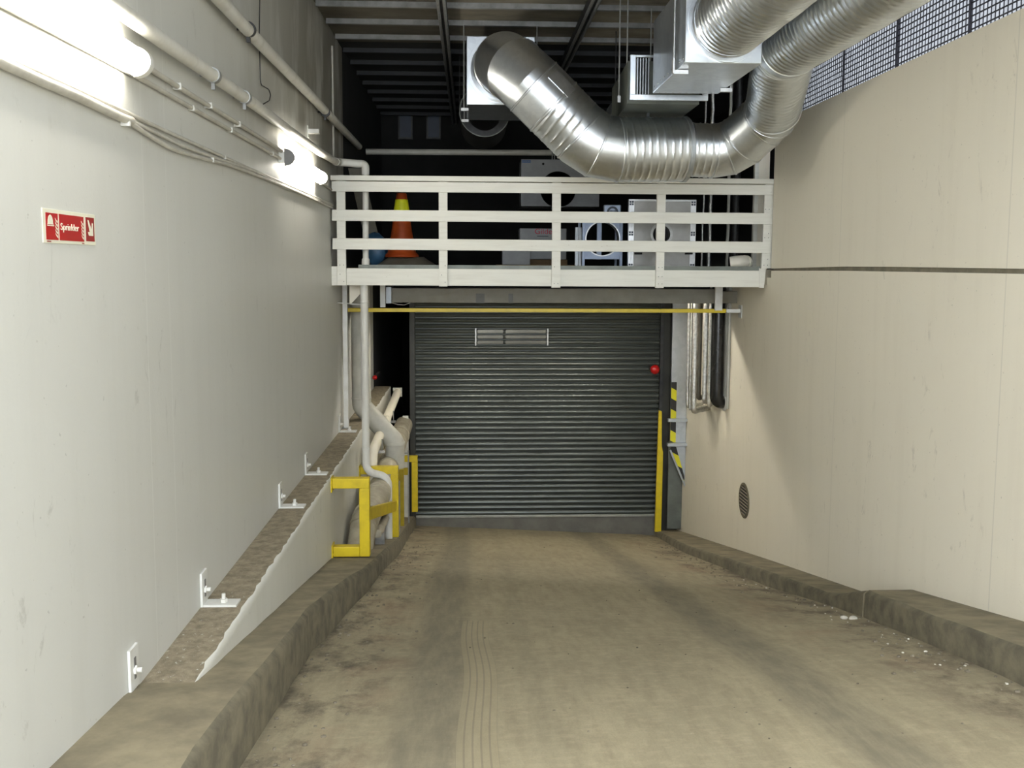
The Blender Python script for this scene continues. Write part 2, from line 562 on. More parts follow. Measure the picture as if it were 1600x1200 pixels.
    def holed(s, x0, x1, z0, z1, c, r, y0, y1, n=48, mi=0):
        """rectangular plate in XZ with a round hole, thickness along Y"""
        def edge(t):
            dx, dz = math.cos(t), math.sin(t)
            k = 1e9
            if dx > 1e-9: k = min(k, (x1 - c[0]) / dx)
            if dx < -1e-9: k = min(k, (x0 - c[0]) / dx)
            if dz > 1e-9: k = min(k, (z1 - c[1]) / dz)
            if dz < -1e-9: k = min(k, (z0 - c[1]) / dz)
            return c[0] + dx * k, c[1] + dz * k
        ang = sorted(set([2 * PI * j / n for j in range(n)] + [math.atan2(zz - c[1], xx - c[0]) % (2 * PI) for xx in (x0, x1) for zz in (z0, z1)]))
        m = len(ang)
        o = len(s.v)
        for y in (y0, y1):
            for t in ang:
                s.v.append((c[0] + r * math.cos(t), y, c[1] + r * math.sin(t)))
            for t in ang:
                ex, ez = edge(t)
                s.v.append((ex, y, ez))
        for j in range(m):
            k = (j + 1) % m
            s.face([o + j, o + k, o + m + k, o + m + j], mi)
            s.face([o + 2 * m + k, o + 2 * m + j, o + 3 * m + j, o + 3 * m + k], mi)
            s.face([o + k, o + j, o + 2 * m + j, o + 2 * m + k], mi)
            s.face([o + m + j, o + m + k, o + 3 * m + k, o + 3 * m + j], mi)
        return s

    def sphere(s, c, r, n=20, m=12, mi=0, sc=(1, 1, 1)):
        prof = [(max(1e-4, r * math.sin(PI * i / m)), -r * math.cos(PI * i / m)) for i in range(m + 1)]
        k = len(s.v)
        s.lathe(prof, (0, 0, 0), n, mi)
        for i in range(k, len(s.v)):
            p = s.v[i]
            s.v[i] = (c[0] + p[0] * sc[0], c[1] + p[1] * sc[1], c[2] + p[2] * sc[2])
        return s

    def build(s, name, mats, parent=None, smooth=None, bevel=0, org=None):
        me = bpy.data.meshes.new(name)
        org = Vector(org) if org is not None else (Vector((0, 0, 0)))
        me.from_pydata([tuple(Vector(p) - org) for p in s.v], [], s.f)
        mats = mats if isinstance(mats, (list, tuple)) else [mats]
        for m in mats:
            me.materials.append(m)
        me.polygons.foreach_set('material_index', s.mi)
        bm = bmesh.new()
        bm.from_mesh(me)
        bmesh.ops.recalc_face_normals(bm, faces=bm.faces)
        bm.to_mesh(me)
        bm.free()
        if smooth is not None:
            me.polygons.foreach_set('use_smooth', [True] * len(me.polygons))
            me.set_sharp_from_angle(angle=math.radians(smooth))
        o = bpy.data.objects.new(name, me)
        COL.objects.link(o)
        if parent:
            o.parent = parent
            o.location = org - parent_world(parent)
        else:
            o.location = org
        if bevel:
            b = o.modifiers.new('bevel', 'BEVEL')
            b.width = bevel
            b.segments = 2
            b.limit_method = 'ANGLE'
        return o


def parent_world(o):
    p = Vector(o.location)
    while o.parent:
        o = o.parent
        p = p + Vector(o.location)
    return p


def tag(o, label=None, cat=None, group=None, kind=None):
    if label: o['label'] = label
    if cat: o['category'] = cat
    if group: o['group'] = group
    if kind: o['kind'] = kind
    return o


def thing(name, label, cat, loc, group=None, kind=None):
    o = bpy.data.objects.new(name, None)
    o.empty_display_size = 0.1
    COL.objects.link(o)
    o.location = Vector(loc)
    return tag(o, label, cat, group, kind)


def text(name, body, size, loc, rot, mat, parent, sx=1.0, extrude=0.0008):
    cu = bpy.data.curves.new(name, 'FONT')
    cu.body = body
    cu.size = size
    cu.extrude = extrude
    cu.align_x = 'CENTER'
    cu.align_y = 'CENTER'
    cu.materials.append(mat)
    o = bpy.data.objects.new(name, cu)
    COL.objects.link(o)
    me = bpy.data.meshes.new_from_object(o.evaluated_get(bpy.context.evaluated_depsgraph_get()))
    bpy.data.objects.remove(o)
    o = bpy.data.objects.new(name, me)
    COL.objects.link(o)
    o.parent = parent
    o.location = Vector(loc) - parent_world(parent)
    o.rotation_euler = rot
    o.scale = (sx, 1, 1)
    return o


def lerp_table(tab):
    tab = sorted(tab)

    def f(y):
        if y <= tab[0][0]:
            (a, p), (b, q) = tab[0], tab[1]
        elif y >= tab[-1][0]:
            (a, p), (b, q) = tab[-2], tab[-1]
        else:
            for i in range(len(tab) - 1):
                if tab[i][0] <= y <= tab[i + 1][0]:
                    (a, p), (b, q) = tab[i], tab[i + 1]
                    break
        return p + (q - p) * (y - a) / (b - a)
    return f


def fillet(pts, rad, n=4):
    """polyline with rounded corners"""
    pts = [Vector(p) for p in pts]
    out = [pts[0]]
    for i in range(1, len(pts) - 1):
        a, b, c = pts[i - 1], pts[i], pts[i + 1]
        u, w = (a - b).normalized(), (c - b).normalized()
        ang = u.angle(w)
        r = rad[i - 1] if isinstance(rad, (list, tuple)) else rad
        t = min(r / math.tan(ang / 2), (a - b).length * .49, (c - b).length * .49)
        r = t * math.tan(ang / 2)
        cen = b + (u + w).normalized() * (r / math.sin(ang / 2))
        s0, s1 = b + u * t, b + w * t
        v0, v1 = s0 - cen, s1 - cen
        tot = v0.angle(v1)
        ax = v0.cross(v1).normalized()
        for k in range(n + 1):
            out.append(cen + Matrix.Rotation(tot * k / n, 3, ax) @ v0)
    out.append(pts[-1])
    return out


def resample(path, step):
    path = [Vector(p) for p in path]
    out = [path[0]]
    for i in range(1, len(path)):
        L = (path[i] - path[i - 1]).length
        k = max(1, int(math.ceil(L / step)))
        for j in range(1, k + 1):
            out.append(path[i - 1].lerp(path[i], j / k))
    return out


# --------------------------------------------------------- main dimensions
XL, XR = -1.548, 3.384        # faces of the two side walls
YB = -2.6                     # open entrance behind the camera
YD = 15.3                     # roller shutter
YP = 10.8                     # front of the platform
ZC = E + 2.6                  # ceiling
LEDGE_X = -1.295
zl = P(312, 951, X=XL).z      # top of the ledge
DECK = P(860, 420, Y=YP).z    # top of the platform deck

# kerb tops, from the line where they meet wall or ledge face
ztl_pts = [P(80, 1197, X=XL), P(200, 1081, X=XL), P(330, 1045, X=LEDGE_X), P(420, 962, X=LEDGE_X), P(519, 871, X=LEDGE_X)]
ztl_tab = [(p.y, p.z) for p in ztl_pts] + [(15.3, P(650, 806, Y=15.3).z)]
ztl = lerp_table(ztl_tab)
xol_tab = []
for px, py in ((297, 1198), (350, 1120), (436, 1016), (487, 948), (542, 907), (580, 882), (621, 845)):
    p = solve(px, py, lambda q: q.z - ztl(q.y))
    xol_tab.append((p.y, p.x))
xol_tab.append((15.3, P(650, 806, Y=15.3).x))
xol = lerp_table(xol_tab)
zfl_tab = []
for px, py in ((370, 1200), (450, 1075), (505, 1000), (590, 900)):
    p = solve(px, py, lambda q: q.x - xol(q.y))
    zfl_tab.append((p.y, p.z))
zfl_tab.append((15.3, P(652, 821, Y=15.3).z))
zfl_tab.append((0.0, zfl_tab[0][1] + .28))
zfl = lerp_table(zfl_tab)
# right kerb: far low part and near high block
far = [P(1200, 874, X=XR), P(1332, 919, X=XR)]
near = [P(1407, 916, X=XR), P(1550, 957, X=XR), P(1600, 971, X=XR)]
ztr_far = lerp_table([(p.y, p.z) for p in far] + [(15.3, P(1022, 828, Y=15.3).z)])
ztr_near = lerp_table([(p.y, p.z) for p in near])
xor_tab = []
for px, py, g in ((1070, 852, ztr_far), (1200, 894, ztr_far), (1292, 927, ztr_far), (1345, 920, ztr_near), (1450, 960, ztr_near), (1575, 1005, ztr_near)):
    p = solve(px, py, lambda q: q.z - g(q.y))
    xor_tab.append((p.y, p.x))
xor_tab.append((15.3, P(1022, 828, Y=15.3).x))
xor = lerp_table(xor_tab)
zfr_tab = []
for px, py in ((1115, 881), (1200, 917), (1340, 961), (1450, 1005), (1575, 1060)):
    p = solve(px, py, lambda q: q.x - xor(q.y))
    zfr_tab.append((p.y, p.z))
zfr_tab.append((15.3, P(1018, 836, Y=15.3).z))
zfr_tab.append((0.0, min(q[1] for q in zfr_tab if q[0] < 5.6) + .75))
zfr = lerp_table(zfr_tab)
BLOCK_Y = solve(1340, 922, lambda q: q.z - ztr_near(q.y)).y
print('ztl', [(round(a, 2), round(b, 2)) for a, b in sorted(ztl_tab)])
print('xol', [(round(a, 2), round(b, 2)) for a, b in sorted(xol_tab)])
print('zfl', [(round(a, 2), round(b, 2)) for a, b in sorted(zfl_tab)])
print('xor', [(round(a, 2), round(b, 2)) for a, b in sorted(xor_tab)])
print('zfr', [(round(a, 2), round(b, 2)) for a, b in sorted(zfr_tab)])
print('ledge', zl, 'deck', DECK, 'block', BLOCK_Y)


def floor_z(x, y):
    y = max(y, YB)
    a, b = xol(max(y, 3.3)), xor(max(y, 4.8))
    t = (x - a) / (b - a)
    return zfl(y) + (zfr(y) - zfl(y)) * t


# ------------------------------------------------------------- the setting
def struct(o):
    o['kind'] = 'structure'
    return o


m = MB()
ys = [YB + i * 0.2 for i in range(int((YD + .3 - YB) / .2) + 2)]
NX = 28
for y in ys:
    for i in range(NX + 1):
        x = -1.5 + (XR + 0.05 + 1.5) * i / NX
        m.v.append((x, y, floor_z(x, y)))
for a in range(len(ys) - 1):
    for i in range(NX):
        k = a * (NX + 1) + i
        m.face([k, k + 1, k + NX + 2, k + NX + 1])
struct(m.build('floor', M['floor'], smooth=40))
# floor of the dark garage beyond the shutter
m = MB()
zg = floor_z(1, YD) - .02
m.box((-2.2, YD + .25, zg - .2), (4.2, 22, zg))
struct(m.build('floor_garage', M['void_shade']))

# left kerb
m = MB()
ky = [YB + .02, 0] + [3.3 + i * .3 for i in range(41)]
ky = [y for y in ky if y < YD] + [YD]
random.seed(3)
for y in ky:
    yc = max(y, 3.4)
    xo = xol(yc) + random.uniform(-.008, .008)
    zt = ztl(max(y, 2.0)) if y < 3.5 else ztl(y)
    zf = floor_z(xo, y) - .1
    m.v += [(XL - .02, y, zt), (xo - .03, y, zt + random.uniform(-.004, .004)), (xo, y, zt - .028), (xo + .008, y, zf), (XL - .02, y, zf)]
for a in range(len(ky) - 1):
    for i in range(5):
        k = a * 5
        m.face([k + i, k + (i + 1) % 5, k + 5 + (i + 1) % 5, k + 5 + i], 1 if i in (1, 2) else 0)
m.face([0, 1, 2, 3, 4])
e = (len(ky) - 1) * 5
m.face([e + 4, e + 3, e + 2, e + 1, e])
struct(m.build('trim_1', [M['kerb'], M['kerb2']], smooth=50))


# right kerb: low far run and the taller near block, each its own piece of setting
def right_kerb(name, yy, zt):
    m = MB()
    for y in yy:
        xo = xor(max(y, 4.6)) + random.uniform(-.008, .008)
        z = zt(y)
        zf = floor_z(xo, y) - .15
        m.v += [(XR + .02, y, z), (xo + .03, y, z + random.uniform(-.004, .004)), (xo, y, z - .028), (xo - .008, y, zf), (XR + .02, y, zf)]
    for a in range(len(yy) - 1):
        for i in range(5):
            k = a * 5
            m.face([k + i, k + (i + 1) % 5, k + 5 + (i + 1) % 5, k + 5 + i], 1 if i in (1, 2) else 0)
    m.face([0, 1, 2, 3, 4])
    e = (len(yy) - 1) * 5
    m.face([e + 4, e + 3, e + 2, e + 1, e])
    return struct(m.build(name, [M['kerb'], M['kerb2']], smooth=50))


yy = [BLOCK_Y + .012] + [BLOCK_Y + .3 + .3 * i for i in range(40) if BLOCK_Y + .3 + .3 * i < YD] + [YD]
rise = lambda y: ztr_far(y) + max(0, (ztr_near(BLOCK_Y) - ztr_far(BLOCK_Y)) * (1 - (y - BLOCK_Y) / .75))
right_kerb('trim_2', yy, rise)
yy = [YB + .02, 0, 2] + [4 + .3 * i for i in range(20) if 4 + .3 * i < BLOCK_Y - .05] + [BLOCK_Y - .012]
right_kerb('trim_3', yy, ztr_near)

# ledge along the left wall
m = MB()
yl0, yl1 = 4.2, 15.6
n = 150
random.seed(5)
for i in range(n + 1):
    y = yl0 + (yl1 - yl0) * i / n
    j = random.uniform(-.009, .009)
    m.v += [(XL - .02, y, zl), (LEDGE_X - .012 + j, y, zl), (LEDGE_X + j * .4, y, zl - .013 + j * .6), (LEDGE_X, y, zl - .05), (LEDGE_X, y, zl - 2.6), (XL - .02, y, zl - 2.6)]
for a in range(n):
    for i in range(6):
        k = a * 6
        m.face([k + i, k + (i + 1) % 6, k + 6 + (i + 1) % 6, k + 6 + i], 0 if i == 0 else 1)
m.face([0, 1, 2, 3, 4, 5])
e = n * 6
m.face([e + 5, e + 4, e + 3, e + 2, e + 1, e])
struct(m.build('trim_4', [M['rough_conc'], M['white_plaster']], smooth=50))

# walls
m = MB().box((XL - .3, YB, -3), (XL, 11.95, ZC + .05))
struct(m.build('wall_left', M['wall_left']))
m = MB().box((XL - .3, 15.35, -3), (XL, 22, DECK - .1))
struct(m.build('wall_left_garage', M['void_shade']))  # shade past the shutter is set by the wall colour
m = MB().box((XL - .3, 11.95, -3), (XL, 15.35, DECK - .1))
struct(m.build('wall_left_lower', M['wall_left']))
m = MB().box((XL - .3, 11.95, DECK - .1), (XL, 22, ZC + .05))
struct(m.build('wall_left_mezzanine', M['void_shade']))  # dim space above the deck painted in as near-black
zj_hi = lerp_table([(p.y, p.z) for p in (P(1210, 419.5, X=XR), P(1310, 416.5, X=XR), P(1400, 417, X=XR), P(1600, 420, X=XR))])
zj_lo = lerp_table([(p.y, p.z) for p in (P(1210, 423, X=XR), P(1310, 423, X=XR), P(1430, 425, X=XR), P(1600, 428, X=XR))])
ZM = P(1420, 96, X=XR).z      # top of right wall = foot of the wire mesh
m = MB()
jy = [YB, 5.5, 6.2, 7, 7.8, 8.6, 9.4, 10.2, 10.72]
for y in jy:
    m.v += [(XR, y, -3), (XR, y, zj_lo(max(y, 5.5))), (XR + .3, y, zj_lo(max(y, 5.5))), (XR + .3, y, -3)]
for a in range(len(jy) - 1):
    for i in range(4):
        k = a * 4
        m.face([k + i, k + (i + 1) % 4, k + 4 + (i + 1) % 4, k + 4 + i])
m.face([0, 1, 2, 3])
m.box((XR, 10.72, -3), (XR + .3, 22, DECK - .09))
struct(m.build('wall_right', M['wall_right']))
m = MB()
for y in jy:
    m.v += [(XR, y, ZM), (XR, y, zj_hi(max(y, 5.5))), (XR + .3, y, zj_hi(max(y, 5.5))), (XR + .3, y, ZM)]
for a in range(len(jy) - 1):
    for i in range(4):
        k = a * 4
        m.face([k + i, k + (i + 1) % 4, k + 4 + (i + 1) % 4, k + 4 + i])
m.face([0, 1, 2, 3])
e = (len(jy) - 1) * 4
m.face([e + 3, e + 2, e + 1, e])
struct(m.build('wall_right_upper', M['wall_right']))
m = MB().box((XR + .022, YB, DECK - .12), (XR + .28, 10.7, DECK + .1))
struct(m.build('trim_5', M['joint']))
# ribbed sheet behind the wire mesh
m = MB()
pts = []
y = YB
k = 0
while y < 10.7:
    pts.append((XR + .20 + (.02 if k % 4 in (0, 1) else 0.0), y))
    y += .045
    k += 1
for (x, y) in pts:
    m.v += [(x, y, ZM - .02), (x, y, ZC + .02)]
for a in range(len(pts) - 1):
    m.face([2 * a, 2 * a + 2, 2 * a + 3, 2 * a + 1])
struct(m.build('wall_right_sheet', M['panel_grey']))
m = MB().box((XR + .9, 10.72, DECK - .1), (XR + 1.1, 22, ZC + .05)).box((XR + .3, 10.72, DECK - .1), (XR + .9, 10.9, ZC))
struct(m.build('wall_right_mezzanine', M['void_shade']))
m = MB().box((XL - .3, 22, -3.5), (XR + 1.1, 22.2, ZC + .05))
struct(m.build('wall_back', M['void_shade']))
# ceiling
YS = 11.6
YO = 1.1       # the roof starts here; nearer than this the ramp lies under the open sky
c = thing('ceiling', None, None, (0, 0, ZC), kind='structure')
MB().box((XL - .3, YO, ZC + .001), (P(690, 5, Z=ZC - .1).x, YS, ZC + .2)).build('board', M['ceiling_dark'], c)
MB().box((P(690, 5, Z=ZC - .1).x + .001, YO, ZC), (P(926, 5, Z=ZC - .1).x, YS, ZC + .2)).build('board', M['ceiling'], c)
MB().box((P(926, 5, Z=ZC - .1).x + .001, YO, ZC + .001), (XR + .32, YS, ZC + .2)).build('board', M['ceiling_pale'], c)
MB().box((XL - .3, YS, ZC), (XR + 1.1, 22, ZC + .2)).build('dark_board', M['void_shade'], c)  # ceiling's shade towards the back is in this board's colour
yr = P(600, 54, Z=ZC).y
k = -16
while yr + k * .69 < 17:
    y = yr + k * .69
    if y > YO + .2:
        MB().box((XL + .02, y - .008, ZC - .05), (XR, y + .008, ZC)).box((XL + .02, y - .022, ZC - .056), (XR, y + .022, ZC - .05)).build('batten', M['batten' if y < YS else 'batten_shaded'], c)
    k += 1
for px in (690, 926):
    x = P(px, 5, Z=ZC - .1).x
    MB().box((x - .045, YO + .1, ZC - .13), (x + .045, 17, ZC - .057)).build('runner', M['dark_steel'], c)
    MB().cyl((x - .03, YO + .1, ZC - .15), (x - .03, 17, ZC - .15), .016, 10).cyl((x + .03, YO + .1, ZC - .15), (x + .03, 17, ZC - .15), .016, 10).build('conduit_pair', M['steel'], c)
MB().box((2.66, YO + .1, ZC - .13), (2.75, 17, ZC - .057)).build('runner', M['dark_steel'], c)
# platform deck
YMB = 17.0
m = MB().box((XL + .005, YP + .06, DECK - .17), (XR + .85, YMB, DECK), 0)
struct(m.build('floor_mezzanine', M['timber']))
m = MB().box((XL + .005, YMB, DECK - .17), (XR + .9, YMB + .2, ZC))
struct(m.build('wall_mezzanine', M['void_shade']))
# two narrow bluish windows high in the platform's rear wall
for i, (x0, x1) in enumerate(((625, 642), (669, 686))):
    w = thing('window_%d' % (i + 1), None, None, P((x0 + x1) / 2, 215, Y=YMB), kind='structure')
    a, b = P(x0, 215, Y=YMB - .01), P(x1, 165, Y=YMB - .01)
    MB().box((a.x, YMB - .03, a.z), (b.x, YMB - .015, b.z)).build('pane', M['glass_blue'], w)
    f = MB()
    f.box((a.x - .03, YMB - .05, a.z - .03), (a.x, YMB, b.z + .03)).box((b.x, YMB - .05, a.z - .03), (b.x + .03, YMB, b.z + .03))
    f.box((a.x, YMB - .05, a.z - .03), (b.x, YMB, a.z)).box((a.x, YMB - .05, b.z), (b.x, YMB, b.z + .03))
    f.build('window_frame', M['dark_steel'], w)

# wire mesh over the right wall
mesh_edges = [10.6, 9.0, 8.0, 7.82, 6.66, 5.5, 4.3, 3.1]
lab = ['galvanised wire mesh panel above right wall, hidden behind the duct bend', 'narrow wire mesh panel on the right wall beside the duct bend',
       None, 'second wire mesh panel from the duct bend on the right wall', 'third wire mesh panel from the duct bend, under the spiral duct',
       'wire mesh panel at the top right corner of the photo', None]
panels = [(8.95, 10.6, 'wire mesh panel on the right wall behind the slanting duct end'),
          (7.83, 8.93, 'wire mesh panel on the right wall just right of the slanting duct'),
          (6.68, 7.81, 'wire mesh panel halfway along the top of the right wall'),
          (5.2, 6.66, 'wire mesh panel nearest the camera, in the top right corner')]
for (y0, y1, lb) in panels:
    m = MB()
    X = XR + .06
    fr = .006
    m.box((X - fr, y0, ZM), (X + fr, y0 + .008, ZC - .06)).box((X - fr, y1 - .008, ZM), (X + fr, y1, ZC - .06))
    m.box((X - fr, y0, ZM), (X + fr, y1, ZM + .02)).box((X - fr, y0, ZC - .08), (X + fr, y1, ZC - .06))
    o = thing('mesh_panel', lb, 'mesh panel', (X, (y0 + y1) / 2, ZM), 'wire mesh panels on the right wall')
    m.build('panel_frame', M['mesh_wire'], o)
    m = MB()
    y = y0 + .05
    while y < y1 - .02:
        m.box((X - .003, y - .0025, ZM + .01), (X + .003, y + .0025, ZC - .07))
        y += .05
    z = ZM + .045
    while z < ZC - .08:
        m.box((X - .008, y0 + .01, z - .004), (X, y1 - .01, z + .004))
        z += .045
    m.build('wire_grid', M['mesh_wire'], o)

# ------------------------------------------------------------ roller door
d = thing('door_1', None, None, P(838, 828, Y=YD), kind='structure')
xl, xr = P(649.5, 650, Y=YD).x, P(1028, 650, Y=YD).x
zb = P(838, 804, Y=YD).z
pitch = .0868
m = MB()
prof = []
NS = 40
for k in range(NS):
    z0 = zb + k * pitch
    for t, off in ((0.0, -.02), (.04, .010), (.1, .016), (.25, .026), (.45, .032), (.65, .028), (.8, .018), (.86, .010), (.9, -.02)):
        prof.append((YD - off, z0 + t * pitch))
prof.append((YD, zb + NS * pitch))
n = len(prof)
for x in (xl, xr):
    for (y, z) in prof:
        m.v.append((x, y, z))
vis = [z for z in (0,)]
zv0, zv1 = P(800, 540, Y=YD).z, P(800, 513, Y=YD).z
for i in range(n - 1):
    m.face([i, n + i, n + i + 1, i + 1])
m.build('curtain', M['door'], d, smooth=25)
# clear window slats
a, b = P(743, 540, Y=YD), P(856, 513, Y=YD)
m = MB()
for k in range(NS):
    z0 = zb + k * pitch
    if z0 > a.z - .03 and z0 + pitch < b.z + .06:
        for (xx0, xx1) in ((a.x + .03, a.x + .44), (a.x + .48, b.x - .03)):
            m.box((xx0, YD - .034, z0 + .012), (xx1, YD - .026, z0 + .07))
ws = m.build('window_strip', M['vision'], d, bevel=.004)
MB().box((a.x - .008, YD - .036, a.z), (a.x + .014, YD - .025, b.z)).box((b.x - .014, YD - .036, a.z), (b.x + .008, YD - .025, b.z)).build('window_bead', M['steel'], ws)
MB().box((xl, YD - .045, zb - .035), (xr, YD + .02, zb + .004)).build('bottom_bar', M['door_bar'], d, bevel=.006)
p0, p1 = floor_z(xl, YD), floor_z(xr, YD)
m = MB().hexa([(xl, YD - .03, p0 - .1), (xr, YD - .03, p1 - .1), (xr, YD + .02, p1 - .1), (xl, YD + .02, p0 - .1),
               (xl, YD - .03, zb - .036), (xr, YD - .03, zb - .036), (xr, YD + .02, zb - .036), (xl, YD + .02, zb - .036)])
m.build('kick_board', M['door_board'], d)
zt = zb + NS * pitch
gl = P(640.5, 650, Y=YD - .06).x
MB().box((gl, YD - .08, floor_z(xl, YD) - .05), (xl - .004, YD + .06, zt)).build('guide_rail', M['frame_dark'], d, bevel=.004)
gx = P(1047, 560, Y=YD - .06).x
MB().box((xr + .06, YD - .06, floor_z(xr, YD) - .05), (gx, YD + .08, zt)).build('door_post', M['frame_dark'], d, bevel=.004)
MB().box((xr + .004, YD - .09, floor_z(xr, YD) + .1), (xr + .056, YD + .02, zt)).build('guide_rail', M['dark_steel'], d, bevel=.004)
MB().box((gl, YD - .02, zt + .001), (gx, YD + .3, DECK - .172)).build('lintel', M['frame_dark'], d)
MB().box((gx + .001, YD - .02, -3), (XR - .002, YD + .1, DECK - .172)).build('side_infill', M['frame_dark'], d)

# ---------------------------------------------------- platform railing
def bx(x0, y0, x1, y1, Y, dep, mb, mi=0):
    """board seen at pixel corners on the plane Y, dep metres thick"""
    a, b = P(x0, y0, Y=Y), P(x1, y1, Y=Y)
    return a, b


rl = thing('platform_railing', 'white timber railing with horizontal boards along the front of the raised platform', 'railing', (0.9, YP, DECK))


def board(name, q, Y, dep, mat=M['white_paint'], bevel=.003, parent=rl):
    """q: four pixel corners (top left, top right, bottom right, bottom left)"""
    c4 = [P(x, y, Y=Y) for x, y in q]
    tl, tr, br, bl = c4
    s = Vector((0, dep, 0))
    m = MB().hexa([bl, br, br + s, bl + s, tl, tr, tr + s, tl + s])
    return m.build(name, mat, parent, bevel=bevel)


board('rail', [(518, 283), (1210, 289), (1210, 305), (518, 299)], YP - .022, .022)
a, b = P(516, 281.5, Y=YP - .05), P(1210.5, 287.5, Y=YP - .05)
a2, b2 = P(516, 273.5, Y=YP - .05), P(1210.5, 279.5, Y=YP - .05)
dy = Vector((0, .14, 0))
MB().hexa([a, b, b + dy, a + dy, a2, b2, b2 + dy, a2 + dy]).build('handrail', M['white_paint'], rl, bevel=.004)
board('rail', [(518.5, 327.5), (1208, 333), (1208, 350.5), (518.5, 344.8)], YP - .022, .022)
board('rail', [(519.5, 372), (1206, 378), (1206, 395.5), (519.5, 389.5)], YP - .022, .022)
for (q) in ([(525.5, 299), (539, 299), (541, 446), (527.5, 446)], [(685.5, 299), (699, 299), (699, 447.5), (686, 447.5)],
            [(863, 299), (876.5, 299), (875.5, 449.5), (862, 449.5)], [(1027, 303), (1040.5, 303), (1037, 450), (1024.5, 450)],
            [(1195.5, 303), (1209, 303), (1205, 419.5), (1189.5, 419.5)]):
    tl, tr, br, bl = [P(x, y, Y=YP) for x, y in q]
    dep = Vector((0, .045, 0))
    top = Vector((0, 0, .12))
    m = MB().hexa([bl, br, br + dep, bl + dep, tl + top, tr + top, tr + top + dep, tl + top + dep])
    w = (tr - tl).length
    for pz in (.04, .11, .2, .37, .42, .66, .71, .93):
        zz = bl.z + (tl.z + .1 - bl.z) * pz
        for sx in (.3, .72):
            if random.random() < .7:
                m.cyl((bl.x + w * sx, YP - .0012, zz), (bl.x + w * sx, YP + .002, zz), .0045, 8, 1)
    m.build('post', [M['white_paint'], M['dark_steel']], rl)
board('fascia', [(514, 419), (1196, 423), (1193, 449), (515, 445.5)], YP + .046, .04)
a, b = P(560, 417, Y=YP + .05), P(1188, 421.5, Y=YP + .05)
MB().box((a.x, YP + .05, DECK - .02), (b.x, YP + .3, DECK + .036)).build('deck_edge', M['galv_dark'], rl)
# end caps of the fascia fixed to the walls
board('end_plate', [(514, 416), (527, 416), (527, 446), (515, 446)], YP + .04, .006)
board('end_plate', [(1186, 419), (1197, 419), (1194, 450), (1186, 450)], YP + .04, .006)

# cream timber column on the platform, right end
a, b = P(1178, 420, Y=11.5), P(1206, 160, Y=11.5)
cc = thing('column', 'cream painted timber column standing on the platform behind the railing, right end', 'column', ((a.x + b.x) / 2, 11.55, DECK))
MB().box((a.x, 11.5, DECK), (b.x, 11.62, ZC)).build('shaft', M['wall_right'], cc, bevel=.004)
MB().box((a.x - .03, 11.47, DECK), (a.x + .02, 11.53, ZC)).build('corner_strip', M['white_paint'], cc, bevel=.003)

# ------------------------------------------------------ platform contents
def on(px, py, Y):
    return P(px, py, Y=Y)


# traffic cone on a folded sheet
Yc = 11.75
c0 = on(628, 404, Yc)
sh = MB()
zs0, zs1 = DECK + .001, on(628, 402, Yc).z
xa, xb = on(583, 410, Yc).x, on(688, 410, Yc).x
N = 16
random.seed(11)
for j in range(9):
    for i in range(N + 1):
        t, u = i / N, j / 8
        ex = min(1, 4 * t, 4 * (1 - t)) * min(1, 3 * u, 3 * (1 - u))
        sh.v.append((xa + (xb - xa) * t, 11.3 + .95 * u, zs0 + (zs1 - zs0) * ex + random.uniform(0, .006) * ex))
for j in range(8):
    for i in range(N):
        k = j * (N + 1) + i
        sh.face([k, k + 1, k + N + 2, k + N + 1])
tag(sh.build('ground_sheet', M['tarp_brown'], smooth=60), 'grey brown folded sheet lying on the platform under the traffic cone', 'sheet')
cn = thing('traffic_cone', 'orange traffic cone with bright yellow sleeve standing behind the white railing', 'cone', (c0.x, Yc, zs1))
h = on(628, 302, Yc).z - zs1
m = MB().lathe([(.20, 0.0), (.205, .01), (.2, .03), (.185, .045), (.172, .06), (.132, .26), (.062, h - .01), (.056, h), (.03, h)], (c0.x, Yc, zs1), 40)
m.build('cone_body', M['orange'], cn, smooth=40)
rz = lambda z: .132 + (.062 - .132) * (z - .26) / (h - .27)
za, zb2 = on(628, 337, Yc).z - zs1, on(628, 312, Yc).z - zs1
MB().lathe([(rz(za) - .001, za), (rz(za) + .006, za), (rz(zb2) + .005, zb2), (rz(zb2) - .002, zb2)], (c0.x, Yc, zs1), 40).build('sleeve', M['cone_yellow'], cn, smooth=40)
# blue bag and leaning board
p = on(586, 368, 12.0)
m = MB().sphere((p.x, 12.0, DECK + .22), .2, 18, 12, 0, (.8, .6, 1.05))
random.seed(4)
m.v = [(x + random.uniform(-.012, .012), y + random.uniform(-.012, .012), max(DECK, z + random.uniform(-.012, .012))) for x, y, z in m.v]
tag(m.build('plastic_bag', M['tarp_blue'], smooth=30), 'crumpled blue plastic bag on the platform left of the traffic cone', 'bag')
a, b = on(548, 262, 12.3), on(600, 375, 12.0)
m = MB().hexa([(b.x - .16, 12.05, DECK), (b.x + .02, 12.05, DECK), (b.x + .02, 12.08, DECK), (b.x - .16, 12.08, DECK),
               (a.x - .04, 12.35, a.z), (a.x + .14, 12.35, a.z), (a.x + .14, 12.38, a.z), (a.x - .04, 12.38, a.z)])
tag(m.build('leaning_board', M['tarp_brown'], bevel=.003), 'grey board leaning against the left end wall of the platform', 'board')

